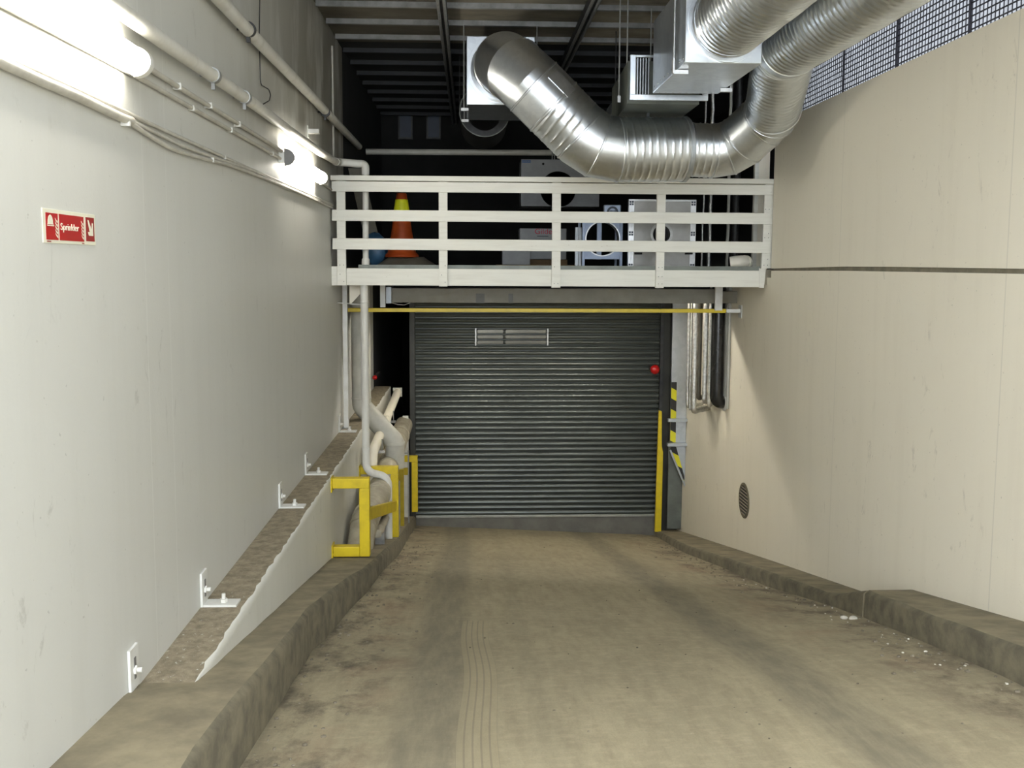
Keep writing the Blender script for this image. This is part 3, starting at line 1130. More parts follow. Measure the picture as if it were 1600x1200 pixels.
# white fan unit with a big round opening, hung high
Yf = 13.2
q0, q1 = on(814, 322, Yf), on(937, 250, Yf)
ctr = on(872, 296, Yf)
fw = thing('fan_unit', 'white fan unit with a round black opening hung behind the railing', 'fan unit', ((q0.x + q1.x) / 2, Yf + .2, q0.z))
m = MB().holed(q0.x, q1.x, q0.z, q1.z, (ctr.x, ctr.z), .245, Yf, Yf + .03)
m.box((q0.x, Yf + .03, q0.z), (q0.x + .02, Yf + .5, q1.z)).box((q1.x - .02, Yf + .03, q0.z), (q1.x, Yf + .5, q1.z)).box((q0.x, Yf + .03, q1.z - .02), (q1.x, Yf + .5, q1.z)).box((q0.x, Yf + .03, q0.z), (q1.x, Yf + .5, q0.z + .02))
m.build('housing', M['fan_white'], fw, smooth=35)
MB().box((q0.x + .02, Yf + .45, q0.z + .02), (q1.x - .02, Yf + .49, q1.z - .02)).build('inner_back', M['black'], fw)
MB().lathe([(.235, 0.0), (.24, .14), (.243, .14), (.244, 0)], (ctr.x, Yf + .02, ctr.z), 40, 0, 'Y').build('inlet_sleeve', M['black'], fw, smooth=40)
z1 = q1.z
MB().box((q0.x + .01, Yf - .003, z1 - .045), (q0.x + .13, Yf, z1 - .01)).build('maker_plate', M['label_blue'], fw)
MB().cyl((q0.x + .3, Yf - .006, z1 - .06), (q0.x + .3, Yf, z1 - .06), .016, 14).build('cable_hole', M['black'], fw)
for x in (q0.x + .43, q0.x + .46):
    MB().cyl((x, Yf + .1, z1), (x, Yf + .1, ZC), .008, 8).build('hanger_rod', M['steel'], fw)
text('maker_text', 'COMFORT', .026, (q0.x + .07, Yf - .0036, z1 - .028), (PI / 2, 0, 0), M['fan_white'], fw, 1.0)

# white carton with red lettering
Yb = 12.9
q0, q1 = on(812, 405, Yb), on(862, 357, Yb)
bxo = thing('carton', 'white carton with red lettering on the platform behind the railing', 'carton', ((q0.x + q1.x) / 2, Yb, DECK))
MB().box((q0.x, Yb, DECK + .12), (q1.x + .2, Yb + .4, q1.z)).build('carton_body', M['fan_white'], bxo, bevel=.006)
MB().box((q0.x - .02, Yb + .05, DECK), (q1.x + .22, Yb + .35, DECK + .118)).build('plinth', M['cardboard'], bxo, bevel=.004)
tx = on(849, 362, Yb)
text('lettering', 'Gilde', .10, (tx.x, Yb - .002, tx.z), (PI / 2, 0, 0), M['logo_red'], bxo, 1.1)
tx = on(848, 369, Yb)
MB().box((tx.x - .075, Yb - .002, tx.z - .006), (tx.x + .075, Yb, tx.z + .004)).build('printed_line', M['ink'], bxo)
# low carton left of it
q0, q1 = on(784, 401, 12.7), on(827, 380, 12.7)
lc = tag(MB().box((q0.x, 12.5, DECK + .045), (q1.x, 12.68, q1.z)).build('small_carton', M['fan_white'], bevel=.005),
         'small pale carton on a brown plank, left of the red lettered carton', 'carton')
q0, q1 = on(775, 412, 12.6), on(905, 402, 12.6)
tag(MB().box((q0.x, 12.42, DECK), (q1.x, 12.72, DECK + .045)).build('plank', M['cardboard'], bevel=.004), 'brown plank lying flat on the platform under the pale cartons', 'plank')

# pale blue fan frame with a round opening
Yn = 11.8
q0, q1 = on(909, 419, Yn), on(973, 350, Yn)
ctr = on(941.5, 373, Yn)
ff = thing('inlet_fan', 'pale blue steel fan frame with a large round opening on the platform', 'fan frame', ((q0.x + q1.x) / 2, Yn, DECK))
rr = .215
zlo = ctr.z - .25
ztop = ctr.z + .25
MB().holed(q0.x + .03, q1.x - .02, zlo, ztop, (ctr.x, ctr.z), rr, Yn, Yn + .012).build('face_plate', M['fan_blue'], ff, smooth=35)
MB().ring((ctr.x, ctr.z), rr - .012, rr, Yn - .02, Yn + .16).build('inlet_ring', M['alu'], ff, smooth=40)
for (x0, x1) in ((q0.x, q0.x + .035), (q1.x - .035, q1.x)):
    MB().box((x0, Yn - .015, DECK), (x1, Yn + .03, ztop + .02)).build('leg', M['fan_blue'], ff, bevel=.003)
for (x0, x1) in ((q0.x, q0.x + .03), (q1.x - .03, q1.x)):
    MB().box((x0, Yn + .42, DECK), (x1, Yn + .46, ztop)).build('leg', M['fan_blue'], ff, bevel=.003)
MB().box((ctr.x - .03, Yn + .3, zlo), (ctr.x + .03, Yn + .33, ztop)).build('motor_strut', M['fan_blue'], ff, bevel=.003)
w0, w1 = on(943.5, 348, Yn), on(970.5, 320, Yn)
wc = on(957, 336, Yn)
MB().box((w0.x, Yn, ztop), (w1.x, Yn + .1, w1.z)).build('junction_box', M['fan_blue'], ff, bevel=.012)
MB().ring((wc.x, w1.z - .09), .045, .07, Yn - .012, Yn).build('gauge_ring', M['ink'], ff, smooth=40)
m = MB()
for k in range(5):
    m.box((wc.x - .035 + k * .016, Yn - .01, w1.z - .12), (wc.x - .028 + k * .016, Yn, w1.z - .065))
m.build('vent_slots', M['ink'], ff)
# standing sheet-metal profile left of it
q = on(902, 420, 12.2)
tag(MB().box((q.x - .03, 12.2, DECK), (q.x + .01, 12.25, DECK + .52)).box((q.x + .012, 12.2, DECK), (q.x + .05, 12.22, DECK + .52)).build('sheet_profile', M['galv_dull'], bevel=.002),
    'upright galvanised profile just left of the pale blue fan frame', 'profile')

# air handling cabinet with aluminium frame
Ya = 11.5
q0, q1 = on(981, 419, Ya), on(1088, 312, Ya)
ctr = on(1033.5, 366, Ya)
ah = thing('air_handling_cabinet', 'grey air handling cabinet with bright aluminium frame and round inlet on the platform', 'cabinet', ((q0.x + q1.x) / 2, Ya + .3, DECK))
fr = .065
x0, x1, z0, z1 = q0.x, q1.x, DECK, q1.z
MB().holed(x0 + fr, x1 - fr, z0 + .02, z1 - .025, (ctr.x, ctr.z), .135, Ya + .008, Ya + .03).build('front_panel', M['ahu_panel'], ah, smooth=35)
MB().ring((ctr.x, ctr.z), .105, .135, Ya - .01, Ya + .12).build('inlet_ring', M['steel'], ah, smooth=40)
MB().ring((ctr.x, ctr.z), .06, .08, Ya + .09, Ya + .11).box((ctr.x - .1, Ya + .12, ctr.z - .1), (ctr.x + .1, Ya + .13, ctr.z + .1)).build('inlet_grille', M['black'], ah, smooth=40)
MB().box((x0 + .07, Ya + .16, z0 + .02), (x1 - .01, Ya + .3, z1 - .01)).build('cabinet_body', M['black'], ah)
for xa_ in (x0, x1 - fr):
    m = MB().box((xa_, Ya - .006, z0), (xa_ + fr, Ya + .06, z1))
    m.box((xa_ + fr * .48, Ya - .009, z0), (xa_ + fr * .54, Ya - .006, z1))
    fu = m.build('frame_upright', M['alu'], ah, bevel=.002)
    for zc in (z0 + .04, (z0 + z1) / 2 + .01, z1 - .045):
        m = MB()
        for sx in (0, 1):
            for sz in (0, 1):
                m.box((xa_ + .006 + sx * .028, Ya - .012, zc - .026 + sz * .028), (xa_ + .028 + sx * .028, Ya - .006, zc - .004 + sz * .028))
        m.build('corner_clip', M['ink'], fu)
MB().box((x0 + fr, Ya, z1 - .024), (x1 - fr, Ya + .06, z1)).build('frame_bar', M['alu'], ah, bevel=.002)
for px in (997, 1076):
    p = on(px, 396, Ya)
    MB().box((p.x - .045, Ya - .03, p.z - .012), (p.x + .045, Ya + .008, p.z + .012)).build('handle', M['black'], ah, bevel=.004)

# beige clay-coloured duct elbow and rubble at the platform's right end
p = on(1153, 418, 11.2)
el = MB()
path = [Vector((p.x - .12 + .2 * (1 - math.cos(t)), 11.25, DECK + .004 + .08 + .2 * math.sin(t) * .25)) for t in [i * PI / 2 / 8 for i in range(9)]]
m = MB().sweep([(p.x - .09, 11.2, DECK + .075), (p.x - .03, 11.18, DECK + .085), (p.x + .04, 11.2, DECK + .09), (p.x + .1, 11.26, DECK + .085)], lambda s_, t: .075, 22, True)
m.sweep([(p.x + .088, 11.245, DECK + .086), (p.x + .115, 11.275, DECK + .084)], .083, 22, True)
tag(m.build('pipe_elbow', M['wall_right'], smooth=40), 'short cream pipe elbow lying on the platform at its right end', 'pipe elbow')
random.seed(21)
m = MB()
for k in range(26):
    px = random.uniform(1090, 1190)
    q = on(px, 418, random.uniform(10.95, 11.4))
    r = random.uniform(.012, .035)
    m.sphere((q.x, q.y, DECK + r * .5), r, 8, 5, 0, (1.2, .9, .6))
tag(m.build('rubble', M['timber'], smooth=20), 'small rubble heaped on the platform beside the cream pipe elbow', 'rubble', kind='stuff')

# cabling and pipes behind the railing on the right
for (px, Y, r, mat, lb) in ((1108, 12.0, .022, 'foil', 'crinkled silver lagged pipe rising behind the railing, right of the grey cabinet'),
                            (1097, 12.05, .012, 'foil', 'thin silver pipe rising behind the railing beside the thicker silver one'),
                            (1136, 12.4, .02, 'pipe_grey', 'grey upright pipe behind the railing near the cream column'),
                            (1148, 12.6, .045, 'dark_steel', 'dark upright pipe behind the railing near the cream column')):
    q = on(px, 400, Y)
    m = MB().sweep([(q.x + random.uniform(-.006, .006), Y, DECK + (ZC - DECK) * i / 24) for i in range(25)], r, 14)
    tag(m.build('riser_pipe', M[mat], smooth=40), lb, 'pipe', 'riser pipes at the right end of the platform')

# horizontal pipe across the back of the platform
a, b = on(572, 237, 13.4), on(905, 239, 13.4)
tag(MB().cyl(a, b, .04, 18).build('cross_pipe', M['pipe_grey'], smooth=40), 'dim grey pipe running straight across the dark space above the platform', 'pipe')

# ------------------------------------------------------------------ ducts
def spiral(r, pitch, h):
    def f(s, th):
        u = ((s / pitch) - th / (2 * PI)) % 1.0
        return r + (h * math.sin(u / .22 * PI) if u < .22 else 0.0)
    return f


def ringed(r, marks, h=.008, w=.012):
    def f(s, th):
        for mk in marks:
            if abs(s - mk) < w:
                return r + h
        return r
    return f


def duct_piece(name, a, b, r, parent, kind='plain', pitch=.075, step=.012, n=44, mat='galv', caps=False, hgt=.0055):
    path = resample([a, b], step)
    f = spiral(r, pitch, hgt) if kind == 'spiral' else r
    return MB().sweep(path, f, n, caps).build(name, M[mat], parent, smooth=35)


# spiral duct along the right wall
TC = P(1240, 66, Y=7.75)
rC = .25
# main bent duct
RM, RS = .31, .262
boxA0, boxA1 = P(729, 163, Y=10.35), P(836, 57, Y=10.35)
A0 = Vector((P(782, 108, Y=10.35).x, 10.36, P(782, 108, Y=10.35).z))
A1 = P(795, 97, Y=9.45)
A2 = P(931, 234, Y=9.5)
A3 = P(1067, 234, Y=9.6)
A4 = P(1140, 237, Y=9.6)
A5 = P(1206, 178, Y=9.25)
A6 = Vector((TC.x, 7.95, TC.z))
dt = thing('bent_duct', 'shiny galvanised ventilation duct snaking down and up above the railing', 'duct', A2)


def elbow(name, a, b, c, rad, r, n, parent):
    """segmented bend between legs a-b and b-c; returns its two ends"""
    path = fillet([a, b, c], rad, n)[1:-1]
    u0, u1 = (Vector(b) - Vector(a)).normalized(), (Vector(c) - Vector(b)).normalized()
    MB().sweep([path[0] - u0 * .03] + path + [path[-1] + u1 * .03], r, 48, False).build(name, M['galv'], parent, smooth=12)
    for k, p in enumerate(path):
        if k == 0:
            T = u0
        elif k == len(path) - 1:
            T = u1
        else:
            T = ((path[k + 1] - p).normalized() + (p - path[k - 1]).normalized()).normalized()
        MB().sweep([p - T * .012, p - T * .006, p + T * .006, p + T * .012], lambda s_, t: r + (.009 if .004 < s_ < .02 else .001), 48, False).build('seam', M['galv'], parent, smooth=40)
    return path[0], path[-1]


e0, e1 = elbow('elbow', A0, A1, A2, .36, RM, 2, dt)
duct_piece('collar', A0, e0, RM + .004, dt)
f0, f1 = elbow('elbow', A1, A2, A3, .52, RM, 2, dt)
L = (f0 - e1)
s0, s1, s2 = e1 + L * .02, e1 + L * .42, f0
duct_piece('straight_section', e1, s1, RM + .003, dt)
duct_piece('spiral_section', s1, s2, RM, dt, 'spiral', .085)
for p in (s1,):
    T = L.normalized()
    MB().sweep([p - T * .014, p - T * .008, p + T * .008, p + T * .014], lambda s_, t: RM + (.01 if .004 < s_ < .024 else .002), 48, False).build('seam', M['galv'], dt, smooth=40)
# inspection hatch on the straight section
T = L.normalized()
up = Vector((T.z, 0, -T.x)).normalized()
if up.z < 0: up = -up
m = MB()
cen = e1 + L * .30
front = Vector((0, -1, 0))
for i in range(7):
    a = math.radians(52 - 26 * i / 6 * 2)
    dirv = (front * math.cos(math.radians(20) + a * .5) + up * math.sin(math.radians(20) + a * .5)).normalized()
    for s_ in (-.13, .13):
        m.v.append(tuple(cen + T * s_ + dirv * (RM + .012)))
        m.v.append(tuple(cen + T * s_ + dirv * (RM + .002)))
for i in range(6):
    k = i * 4
    m.face([k, k + 2, k + 6, k + 4])
    m.face([k, k + 4, k + 5, k + 1])
    m.face([k + 2, k + 3, k + 7, k + 6])
    m.face([k + 1, k + 5, k + 7, k + 3])
m.face([0, 1, 3, 2])
m.face([24, 26, 27, 25])
m.build('inspection_hatch', M['alu'], dt, smooth=40)
duct_piece('spiral_section', f1, A3, RM, dt, 'spiral', .075)
rd = A3 + Vector((.07, 0, 0))
MB().sweep(resample([A3, rd], .01), lambda s_, t: RM + (RS - RM) * min(1, s_ / .07), 44, False).build('reducer', M['galv'], dt, smooth=40)
g0, g1 = elbow('elbow', rd, A4, A5, .30, RS, 2, dt)
duct_piece('spiral_section', rd, g0, RS, dt, 'spiral', .07)
h0, h1 = elbow('elbow', A4, A5, A6, .30, RS - .004, 2, dt)
duct_piece('straight_section', g1, h0, RS, dt)
k0, k1 = elbow('elbow', A5, A6, A6 + Vector((0, -3, 0)), .26, rC + .004, 2, dt)
duct_piece('spiral_section', h1, k0, RS - .006, dt, 'spiral', .07)
for nm, p, q in (('clamp', f1, A3),):
    T = (q - p).normalized()
    MB().sweep([A3 - T * .02, A3 - T * .012, A3 + T * .02, A3 + T * .03], lambda s_, t: RM + (.012 if .006 < s_ < .042 else .001), 44, False).build('clamp_band', M['galv_dull'], dt, smooth=40)
# perforated hanging strap round the horizontal run
sx = P(1012, 234, Y=9.5).x
top = P(1016, 115, Y=9.75)
m = MB()
pts = [Vector((top.x, top.y, top.z))]
for i in range(7):
    t = math.radians(75 - 25 * i)
    pts.append(Vector((sx - .02 * i, A3.y - (RM + .012) * math.cos(t), A3.z + (RM + .012) * math.sin(t))))
for i in range(len(pts) - 1):
    m.bar(pts[i], pts[i + 1], .028, .004, (0, -1, .5))
m.build('strap', M['galv_dull'], dt)
rod = MB().cyl((top.x, top.y, top.z - .03), (top.x, top.y, ZC - .05), .006, 8)
rod.build('hanger_rod', M['steel'], dt)

dc = thing('spiral_duct', 'long ribbed spiral duct running along the right wall to the top right corner', 'duct', (TC.x, 5, TC.z))
duct_piece('spiral_section', Vector((TC.x, k1.y - .02, TC.z)), Vector((TC.x, YB + .3, TC.z)), rC, dc, 'spiral', .075, .0105, 44, hgt=.008)
T = Vector((0, -1, 0))
pj = Vector((TC.x, k1.y - .1, TC.z))
MB().sweep([pj - T * .08, pj - T * .075, pj + T * .02, pj + T * .025], lambda s_, t: rC + (.012 if .002 < s_ < .102 else .002), 44, False).build('collar', M['galv'], dc, smooth=40)

# box with the second spiral duct
YBX = 7.25
b0, b1 = P(1070, 98, Y=YBX), P(1194, -33, Y=YBX)
cB = P(1138, 33, Y=YBX)
rB = .272
b1.z = min(b1.z, ZC - .2)
bb = thing('plenum_box', 'large galvanised plenum box hanging under the ceiling beside the spiral ducts', 'duct box', ((b0.x + b1.x) / 2, 7.9, b0.z))
Y2 = 8.52
MB().box((b0.x, YBX, b0.z), (b1.x, Y2, b1.z)).build('box_body', M['galv_box'], bb, bevel=.006)
MB().ring((cB.x, cB.z), rB + .002, rB + .03, YBX - .02, YBX - .0005).build('flange_ring', M['galv_box'], bb, smooth=40)
m = MB()
for k in range(9):
    m.sphere((b0.x + .05 + k * (b1.x - b0.x - .1) / 8, Y2 - .04, b0.z), .008, 8, 5)
    m.sphere((b0.x, YBX + .05 + k * .14, b0.z + .04), .007, 8, 5)
m.build('rivets', M['alu'], bb, smooth=40)['kind'] = 'stuff'
for x in (b0.x - .03,):
    MB().cyl((x, YBX + .25, b0.z - .02), (x, YBX + .25, ZC - .05), .008, 10).cyl((x, YBX + .25, b0.z - .03), (x, YBX + .25, b0.z + .08), .016, 12).build('hanger_rod', M['alu'], bb, smooth=40)
    MB().bar((x, YBX + .25, b0.z - .02), (b0.x + .08, YBX + .25, b0.z - .02), .03, .03).build('hanger_bracket', M['alu'], bb)
MB().bar((b1.x - .06, Y2 - .3, b0.z - .02), (b1.x + .04, Y2 - .3, b0.z - .02), .03, .03).cyl((b1.x + .03, Y2 - .3, b0.z - .04), (b1.x + .03, Y2 - .3, b1.z), .008, 10).build('hanger_bracket', M['alu'], bb)
db = thing('spiral_duct', 'ribbed spiral duct leaving the plenum box towards the camera under the ceiling', 'duct', (cB.x, 4, cB.z))
duct_piece('spiral_section', Vector((cB.x, YBX - .021, cB.z)), Vector((cB.x, YB + .3, cB.z)), rB, db, 'spiral', .075, .0105, 44, hgt=.008)
for (o, cx_, cz_, r_) in ((dc, TC.x, TC.z, rC), (db, cB.x, cB.z, rB)):
    for yh in (2.6, 4.6):
        for sx_ in (-1, 1):
            MB().cyl((cx_ + sx_ * (r_ + .03), yh, cz_ - .05), (cx_ + sx_ * (r_ + .03), yh, ZC - .001), .006, 8).build('hanger_rod', M['steel'], o)
        MB().ring((cx_, cz_), r_ + .009, r_ + .035, yh - .015, yh + .015).build('hanger_ring', M['galv_dull'], o, smooth=40)
for o in (dc, db):
    o['group'] = 'spiral ducts to the entrance'
# open flanged frame and the dark box behind
YF2 = 8.75
c0, c1 = P(984, 156, Y=YF2), P(1108, 87, Y=YF2)
fb = thing('duct_damper', 'open square duct flange with a dark damper box behind the large plenum box', 'duct damper', ((c0.x + c1.x) / 2, 9.4, c0.z))
w = .05
m = MB().box((c0.x, YF2, c0.z), (c1.x, YF2 + .03, c0.z + w)).box((c0.x, YF2, c0.z + w), (c0.x + w, YF2 + .03, c1.z)).box((c1.x - w, YF2, c0.z + w), (c1.x, YF2 + .03, c1.z)).box((c0.x + w, YF2, c1.z - .02), (c1.x - w, YF2 + .03, c1.z))
m.build('flange', M['galv_box'], fb, bevel=.003)
m = MB()
for k in range(5):
    x = c0.x + .07 + k * .025
    m.box((x, YF2 + .04, c0.z + w), (x + .008, YF2 + .25, c1.z - .02))
m.build('blades', M['galv_dull'], fb)
d0, d1 = P(964, 165, Y=9.9), P(1080, 100, Y=9.9)
m = MB().hexa([(c0.x + .02, YF2 + .26, c0.z + .01), (c1.x - .02, YF2 + .26, c0.z + .01), (c1.x, 10.4, c0.z + .01), (d0.x + .02, 10.4, c0.z + .01),
               (c0.x + .02, YF2 + .26, c1.z), (c1.x - .02, YF2 + .26, c1.z), (c1.x, 10.4, c1.z), (d0.x + .02, 10.4, c1.z)])
m.build('damper_box', M['galv_dark'], fb, bevel=.003)
for px, py in ((967, 155), (979, 148)):
    p = P(px, py, Y=9.2)
    MB().cyl(p, (p.x, p.y, ZC - .05), .007, 8).box((p.x - .014, p.y - .014, p.z - .03), (p.x + .014, p.y + .014, p.z + .03)).build('hanger_rod', M['steel'], fb)
# round duct behind, seen under the damper
c = P(1003, 165, Y=10.6)
od = thing('round_duct', 'dark round duct end showing just above the horizontal duct run', 'duct', (c.x, 10.6, c.z))
MB().ring((c.x, c.z + .05), .22, .235, 10.45, 11.8).build('duct_shell', M['galv_dull'], od, smooth=40)
MB().ring((c.x, c.z + .05), .235, .25, 10.45, 10.5).build('rim', M['galv_dull'], od, smooth=40)
for dx in (-.25, .25):
    MB().cyl((c.x + dx, 10.9, c.z + .05), (c.x + dx, 10.9, ZC - .001), .006, 8).build('hanger_rod', M['dark_steel'], od)

# wall box at the left end of the bent duct
ab = thing('duct_box', 'galvanised duct box behind the upper left end of the bent duct', 'duct box', ((boxA0.x + boxA1.x) / 2, 10.9, boxA0.z))
m = MB().box((boxA0.x, 10.37, boxA0.z), (boxA1.x, 11.45, boxA1.z))
m.build('box_body', M['galv_box'], ab, bevel=.005)
MB().ring((A0.x, A0.z), RM + .006, RM + .035, 10.345, 10.368).build('flange_ring', M['galv'], ab, smooth=40)
for (x, y) in ((boxA0.x - .03, 10.5), (boxA0.x - .03, 11.3), (boxA1.x + .03, 10.5)):
    MB().cyl((x, y, boxA0.z - .05), (x, y, ZC - .05), .006, 8).box((x - .03, y - .015, boxA0.z - .045), (x + .05, y + .015, boxA0.z - .015)).build('hanger_rod', M['steel'], ab)
# flexible duct end below the box
c = P(757, 178, Y=11.9)
fx = thing('flexible_duct', 'dark open duct mouth hanging below the duct box on the left', 'duct', (c.x, 11.9, c.z))
MB().ring((c.x, c.z), .285, .30, 11.7, 12.9).build('duct_shell', M['dark_steel'], fx, smooth=40)
m = MB()
for k in range(6):
    m.ring((c.x, c.z), .20 + .0 * k, .284 - .01 * k, 11.9 + .16 * k, 11.93 + .16 * k)
m.build('inner_ribs', M['dark_steel'], fx, smooth=40)
for dx in (-.305, .305):
    MB().cyl((c.x + dx, 12.2, c.z), (c.x + dx, 12.2, ZC - .001), .006, 8).build('hanger_rod', M['dark_steel'], fx)
MB().ring((c.x, c.z), .295, .305, 11.68, 11.70).build('rim', M['galv_dark'], fx, smooth=40)

# ------------------------------------------------ pipes on the left wall
XW = XL + .075


def wall_run(pix, X):
    return [P(px, py, X=X) for px, py in pix]


# upper pipe
pu = thing('wall_pipe', 'upper cream pipe running along the left wall just under the ceiling', 'pipe', P(450, 115, X=XW), 'pipes along the left wall')
pth = wall_run([(340, -4), (400, 61), (450, 113), (505, 170), (561, 229)], XW)
z_ = sum(p.z for p in pth) / len(pth)
pth = [pth[0] + (pth[0] - pth[1]) * 1.5] + pth
MB().sweep(pth, .042, 20).build('pipe_run', M['pipe_white'], pu, smooth=40)
for px, py in ((388, 46), (508, 175)):
    p = P(px, py, X=XW)
    T = (pth[3] - pth[2]).normalized()
    MB().sweep([p - T * .02, p + T * .02], .05, 20).cyl((p.x, p.y, p.z), (XL, p.y, p.z), .008, 8).box((p.x - .012, p.y - .012, p.z - .085), (p.x + .012, p.y + .012, p.z - .045)).build('pipe_clamp', M['dark_steel'], pu, smooth=40)
# lower pipe, elbows and the downpipe
pl = thing('wall_pipe', 'lower white pipe along the left wall turning down through the platform to the kerb', 'pipe', P(600, 838, Y=10.98), 'pipes along the left wall')
pth = wall_run([(200, 25), (250, 61), (300, 96), (350, 130), (400, 165), (452, 204), (500, 238)], XW)
corner = P(527, 254, X=XW)
pth = [pth[0] + (pth[0] - pth[1]) * 1.5] + pth + [corner]
Y0 = corner.y
dn = P(571, 256, Y=10.97)
pp = fillet(pth[-2:] + [Vector((corner.x + .06, 10.97, dn.z)), Vector((dn.x, 10.97, dn.z)), P(571.5, 420, Y=10.97)], [.12, .09, .06][:3], 5) if False else None
MB().sweep(pth, .037, 20).build('pipe_run', M['pipe_white'], pl, smooth=40)
el1 = fillet([corner - (corner - pth[-2]).normalized() * .12, Vector((corner.x + .01, 10.9, dn.z + .01)), Vector((dn.x - .09, 10.97, dn.z))], .08, 6)
MB().sweep(el1, .043, 20).build('elbow', M['pipe_white'], pl, smooth=40)
el2 = fillet([Vector((dn.x - .09, 10.97, dn.z)), dn, dn + Vector((0, 0, -.12))], .07, 6)
MB().sweep(el2, .043, 20).build('elbow', M['pipe_white'], pl, smooth=40)
d1 = P(571.5, 424, Y=10.97)
MB().cyl(dn + Vector((0, 0, -.12)), d1, .035, 20).build('downpipe', M['pipe_white'], pl, smooth=40)
q = P(571.5, 412, Y=10.97)
MB().lathe([(.036, .06), (.044, .05), (.048, -.03), (.058, -.05)], (q.x, q.y, q.z), 20).build('socket', M['pipe_white'], pl, smooth=40)
d1 = Vector((d1.x, 10.97, DECK - .05))
lo = [d1, P(571.5, 727, Y=10.97), P(577, 740, Y=10.96), P(605, 746, Y=10.93), P(606, 838, Y=10.93)]
kx = P(572, 735, Y=10.97)
low = fillet([Vector((kx.x, 10.97, DECK - .17)), Vector((kx.x + .0, 10.97, P(572, 737, Y=10.97).z)), Vector((P(606.5, 744, Y=10.93).x, 10.93, P(606, 745, Y=10.93).z)),
              Vector((P(606.5, 744, Y=10.93).x, 10.93, ztl(10.93) + .002))], .12, 8)
MB().sweep(low, .044, 22).build('downpipe', M['pipe_white'], pl, smooth=40)
for t in (P(572, 472, Y=10.97), P(566, 700, Y=10.97)):
    MB().lathe([(.0445, -.012), (.048, -.008), (.048, .008), (.0445, .012)], (kx.x, 10.97, t.z), 22).build('pipe_joint', M['pipe_white'], pl, smooth=40)
for px, py in ((333, 118), (382, 152)):
    p = P(px, py, X=XW)
    T = (pth[3] - pth[2]).normalized()
    MB().sweep([p - T * .025, p + T * .025], .044, 18).cyl((p.x, p.y, p.z), (XL, p.y, p.z), .008, 8).box((p.x - .01, p.y - .01, p.z - .08), (p.x + .01, p.y + .01, p.z - .04)).build('pipe_clamp', M['steel'], pl, smooth=40)
# black wire loop hanging from the upper pipe
w0 = [P(406, -5, X=XL + .02), P(405, 60, X=XL + .02), P(407, 132, X=XL + .02), P(424, 142, X=XL + .03), P(421, 157, X=XL + .05), P(411, 163, X=XL + .06)]
tag(MB().sweep(fillet(w0, .04, 3), .004, 8).build('hanging_wire', M['dark_steel'], smooth=40), 'thin black wire hanging down the left wall between the two pipes', 'wire')

# cable runs (all fixed to the wall, sagging between clips)
def cable(name, pix, r, lb, grp, X=XL + .022, mat='cable', start=True):
    pts = wall_run(pix, X)
    if start:
        pts = [pts[0] + (pts[0] - pts[1]).normalized() * 1.2] + pts
    # smooth through picked points
    sm = []
    for i in range(len(pts) - 1):
        p0, p1, p2, p3 = pts[max(i - 1, 0)], pts[i], pts[i + 1], pts[min(i + 2, len(pts) - 1)]
        for k in range(8):
            t = k / 8
            sm.append(.5 * ((2 * p1) + (p2 - p0) * t + (2 * p0 - 5 * p1 + 4 * p2 - p3) * t * t + (3 * p1 - p0 - 3 * p2 + p3) * t ** 3))
    sm.append(pts[-1])
    o = thing(name, lb, 'cable', pts[len(pts) // 2], grp)
    MB().sweep(sm, r, 12).build('cable_run', M[mat], o, smooth=40)
    return o, sm


def clips(o, pix, X=XL + .022, r=.018):
    for px, py in pix:
        p = P(px, py, X=X)
        MB().box((XL, p.y - .012, p.z - r), (X + r, p.y + .012, p.z + r)).build('clip', M['white_metal'], o, bevel=.003)


g = 'cable runs along the left wall'
o, _ = cable('cable', [(2, 97), (60, 124), (120, 150), (180, 179), (205, 189)], .020, 'thick white conduit at the lower left, ending where the cables fan out', g)
clips(o, [(197, 191)])
o, _ = cable('cable', [(2, 88), (60, 113), (130, 145), (200, 177), (260, 205), (320, 232), (380, 259), (440, 285), (520, 320)], .010, 'topmost cable of the sagging bundle on the left wall', g, XL + .016)
clips(o, [(350, 246), (450, 290)], XL + .016, .012)
o, _ = cable('cable', [(203, 189), (240, 206), (290, 230), (335, 246), (390, 265), (450, 292), (520, 322)], .009, 'middle cable of the sagging bundle on the left wall', g, XL + .018, start=False)
o, _ = cable('cable', [(203, 191), (235, 213), (275, 235), (320, 248), (370, 262), (450, 294), (520, 325)], .011, 'lowest cable of the sagging bundle, drooping furthest from the wall clips', g, XL + .022, start=False)
clips(o, [(331, 250)], XL + .022, .014)
o, _ = cable('cable', [(2, 6), (115, 66), (227, 127), (330, 186), (400, 226), (470, 266), (519, 297)], .012, 'straight white conduit passing under both wall lamps', g, XL + .018)
clips(o, [(300, 169), (360, 203), (425, 240)], XL + .018, .016)
o, _ = cable('cable', [(228, 104), (300, 149), (370, 192), (430, 230), (449, 242)], .014, 'white conduit running straight from the near wall lamp to the far one', g, XL + .026, start=False)
clips(o, [(278, 135), (327, 165), (372, 194)], XL + .026, .018)
for px, py, sx_ in ((232, 108, 6), (281, 140, 4), (331, 170, 5)):
    pass

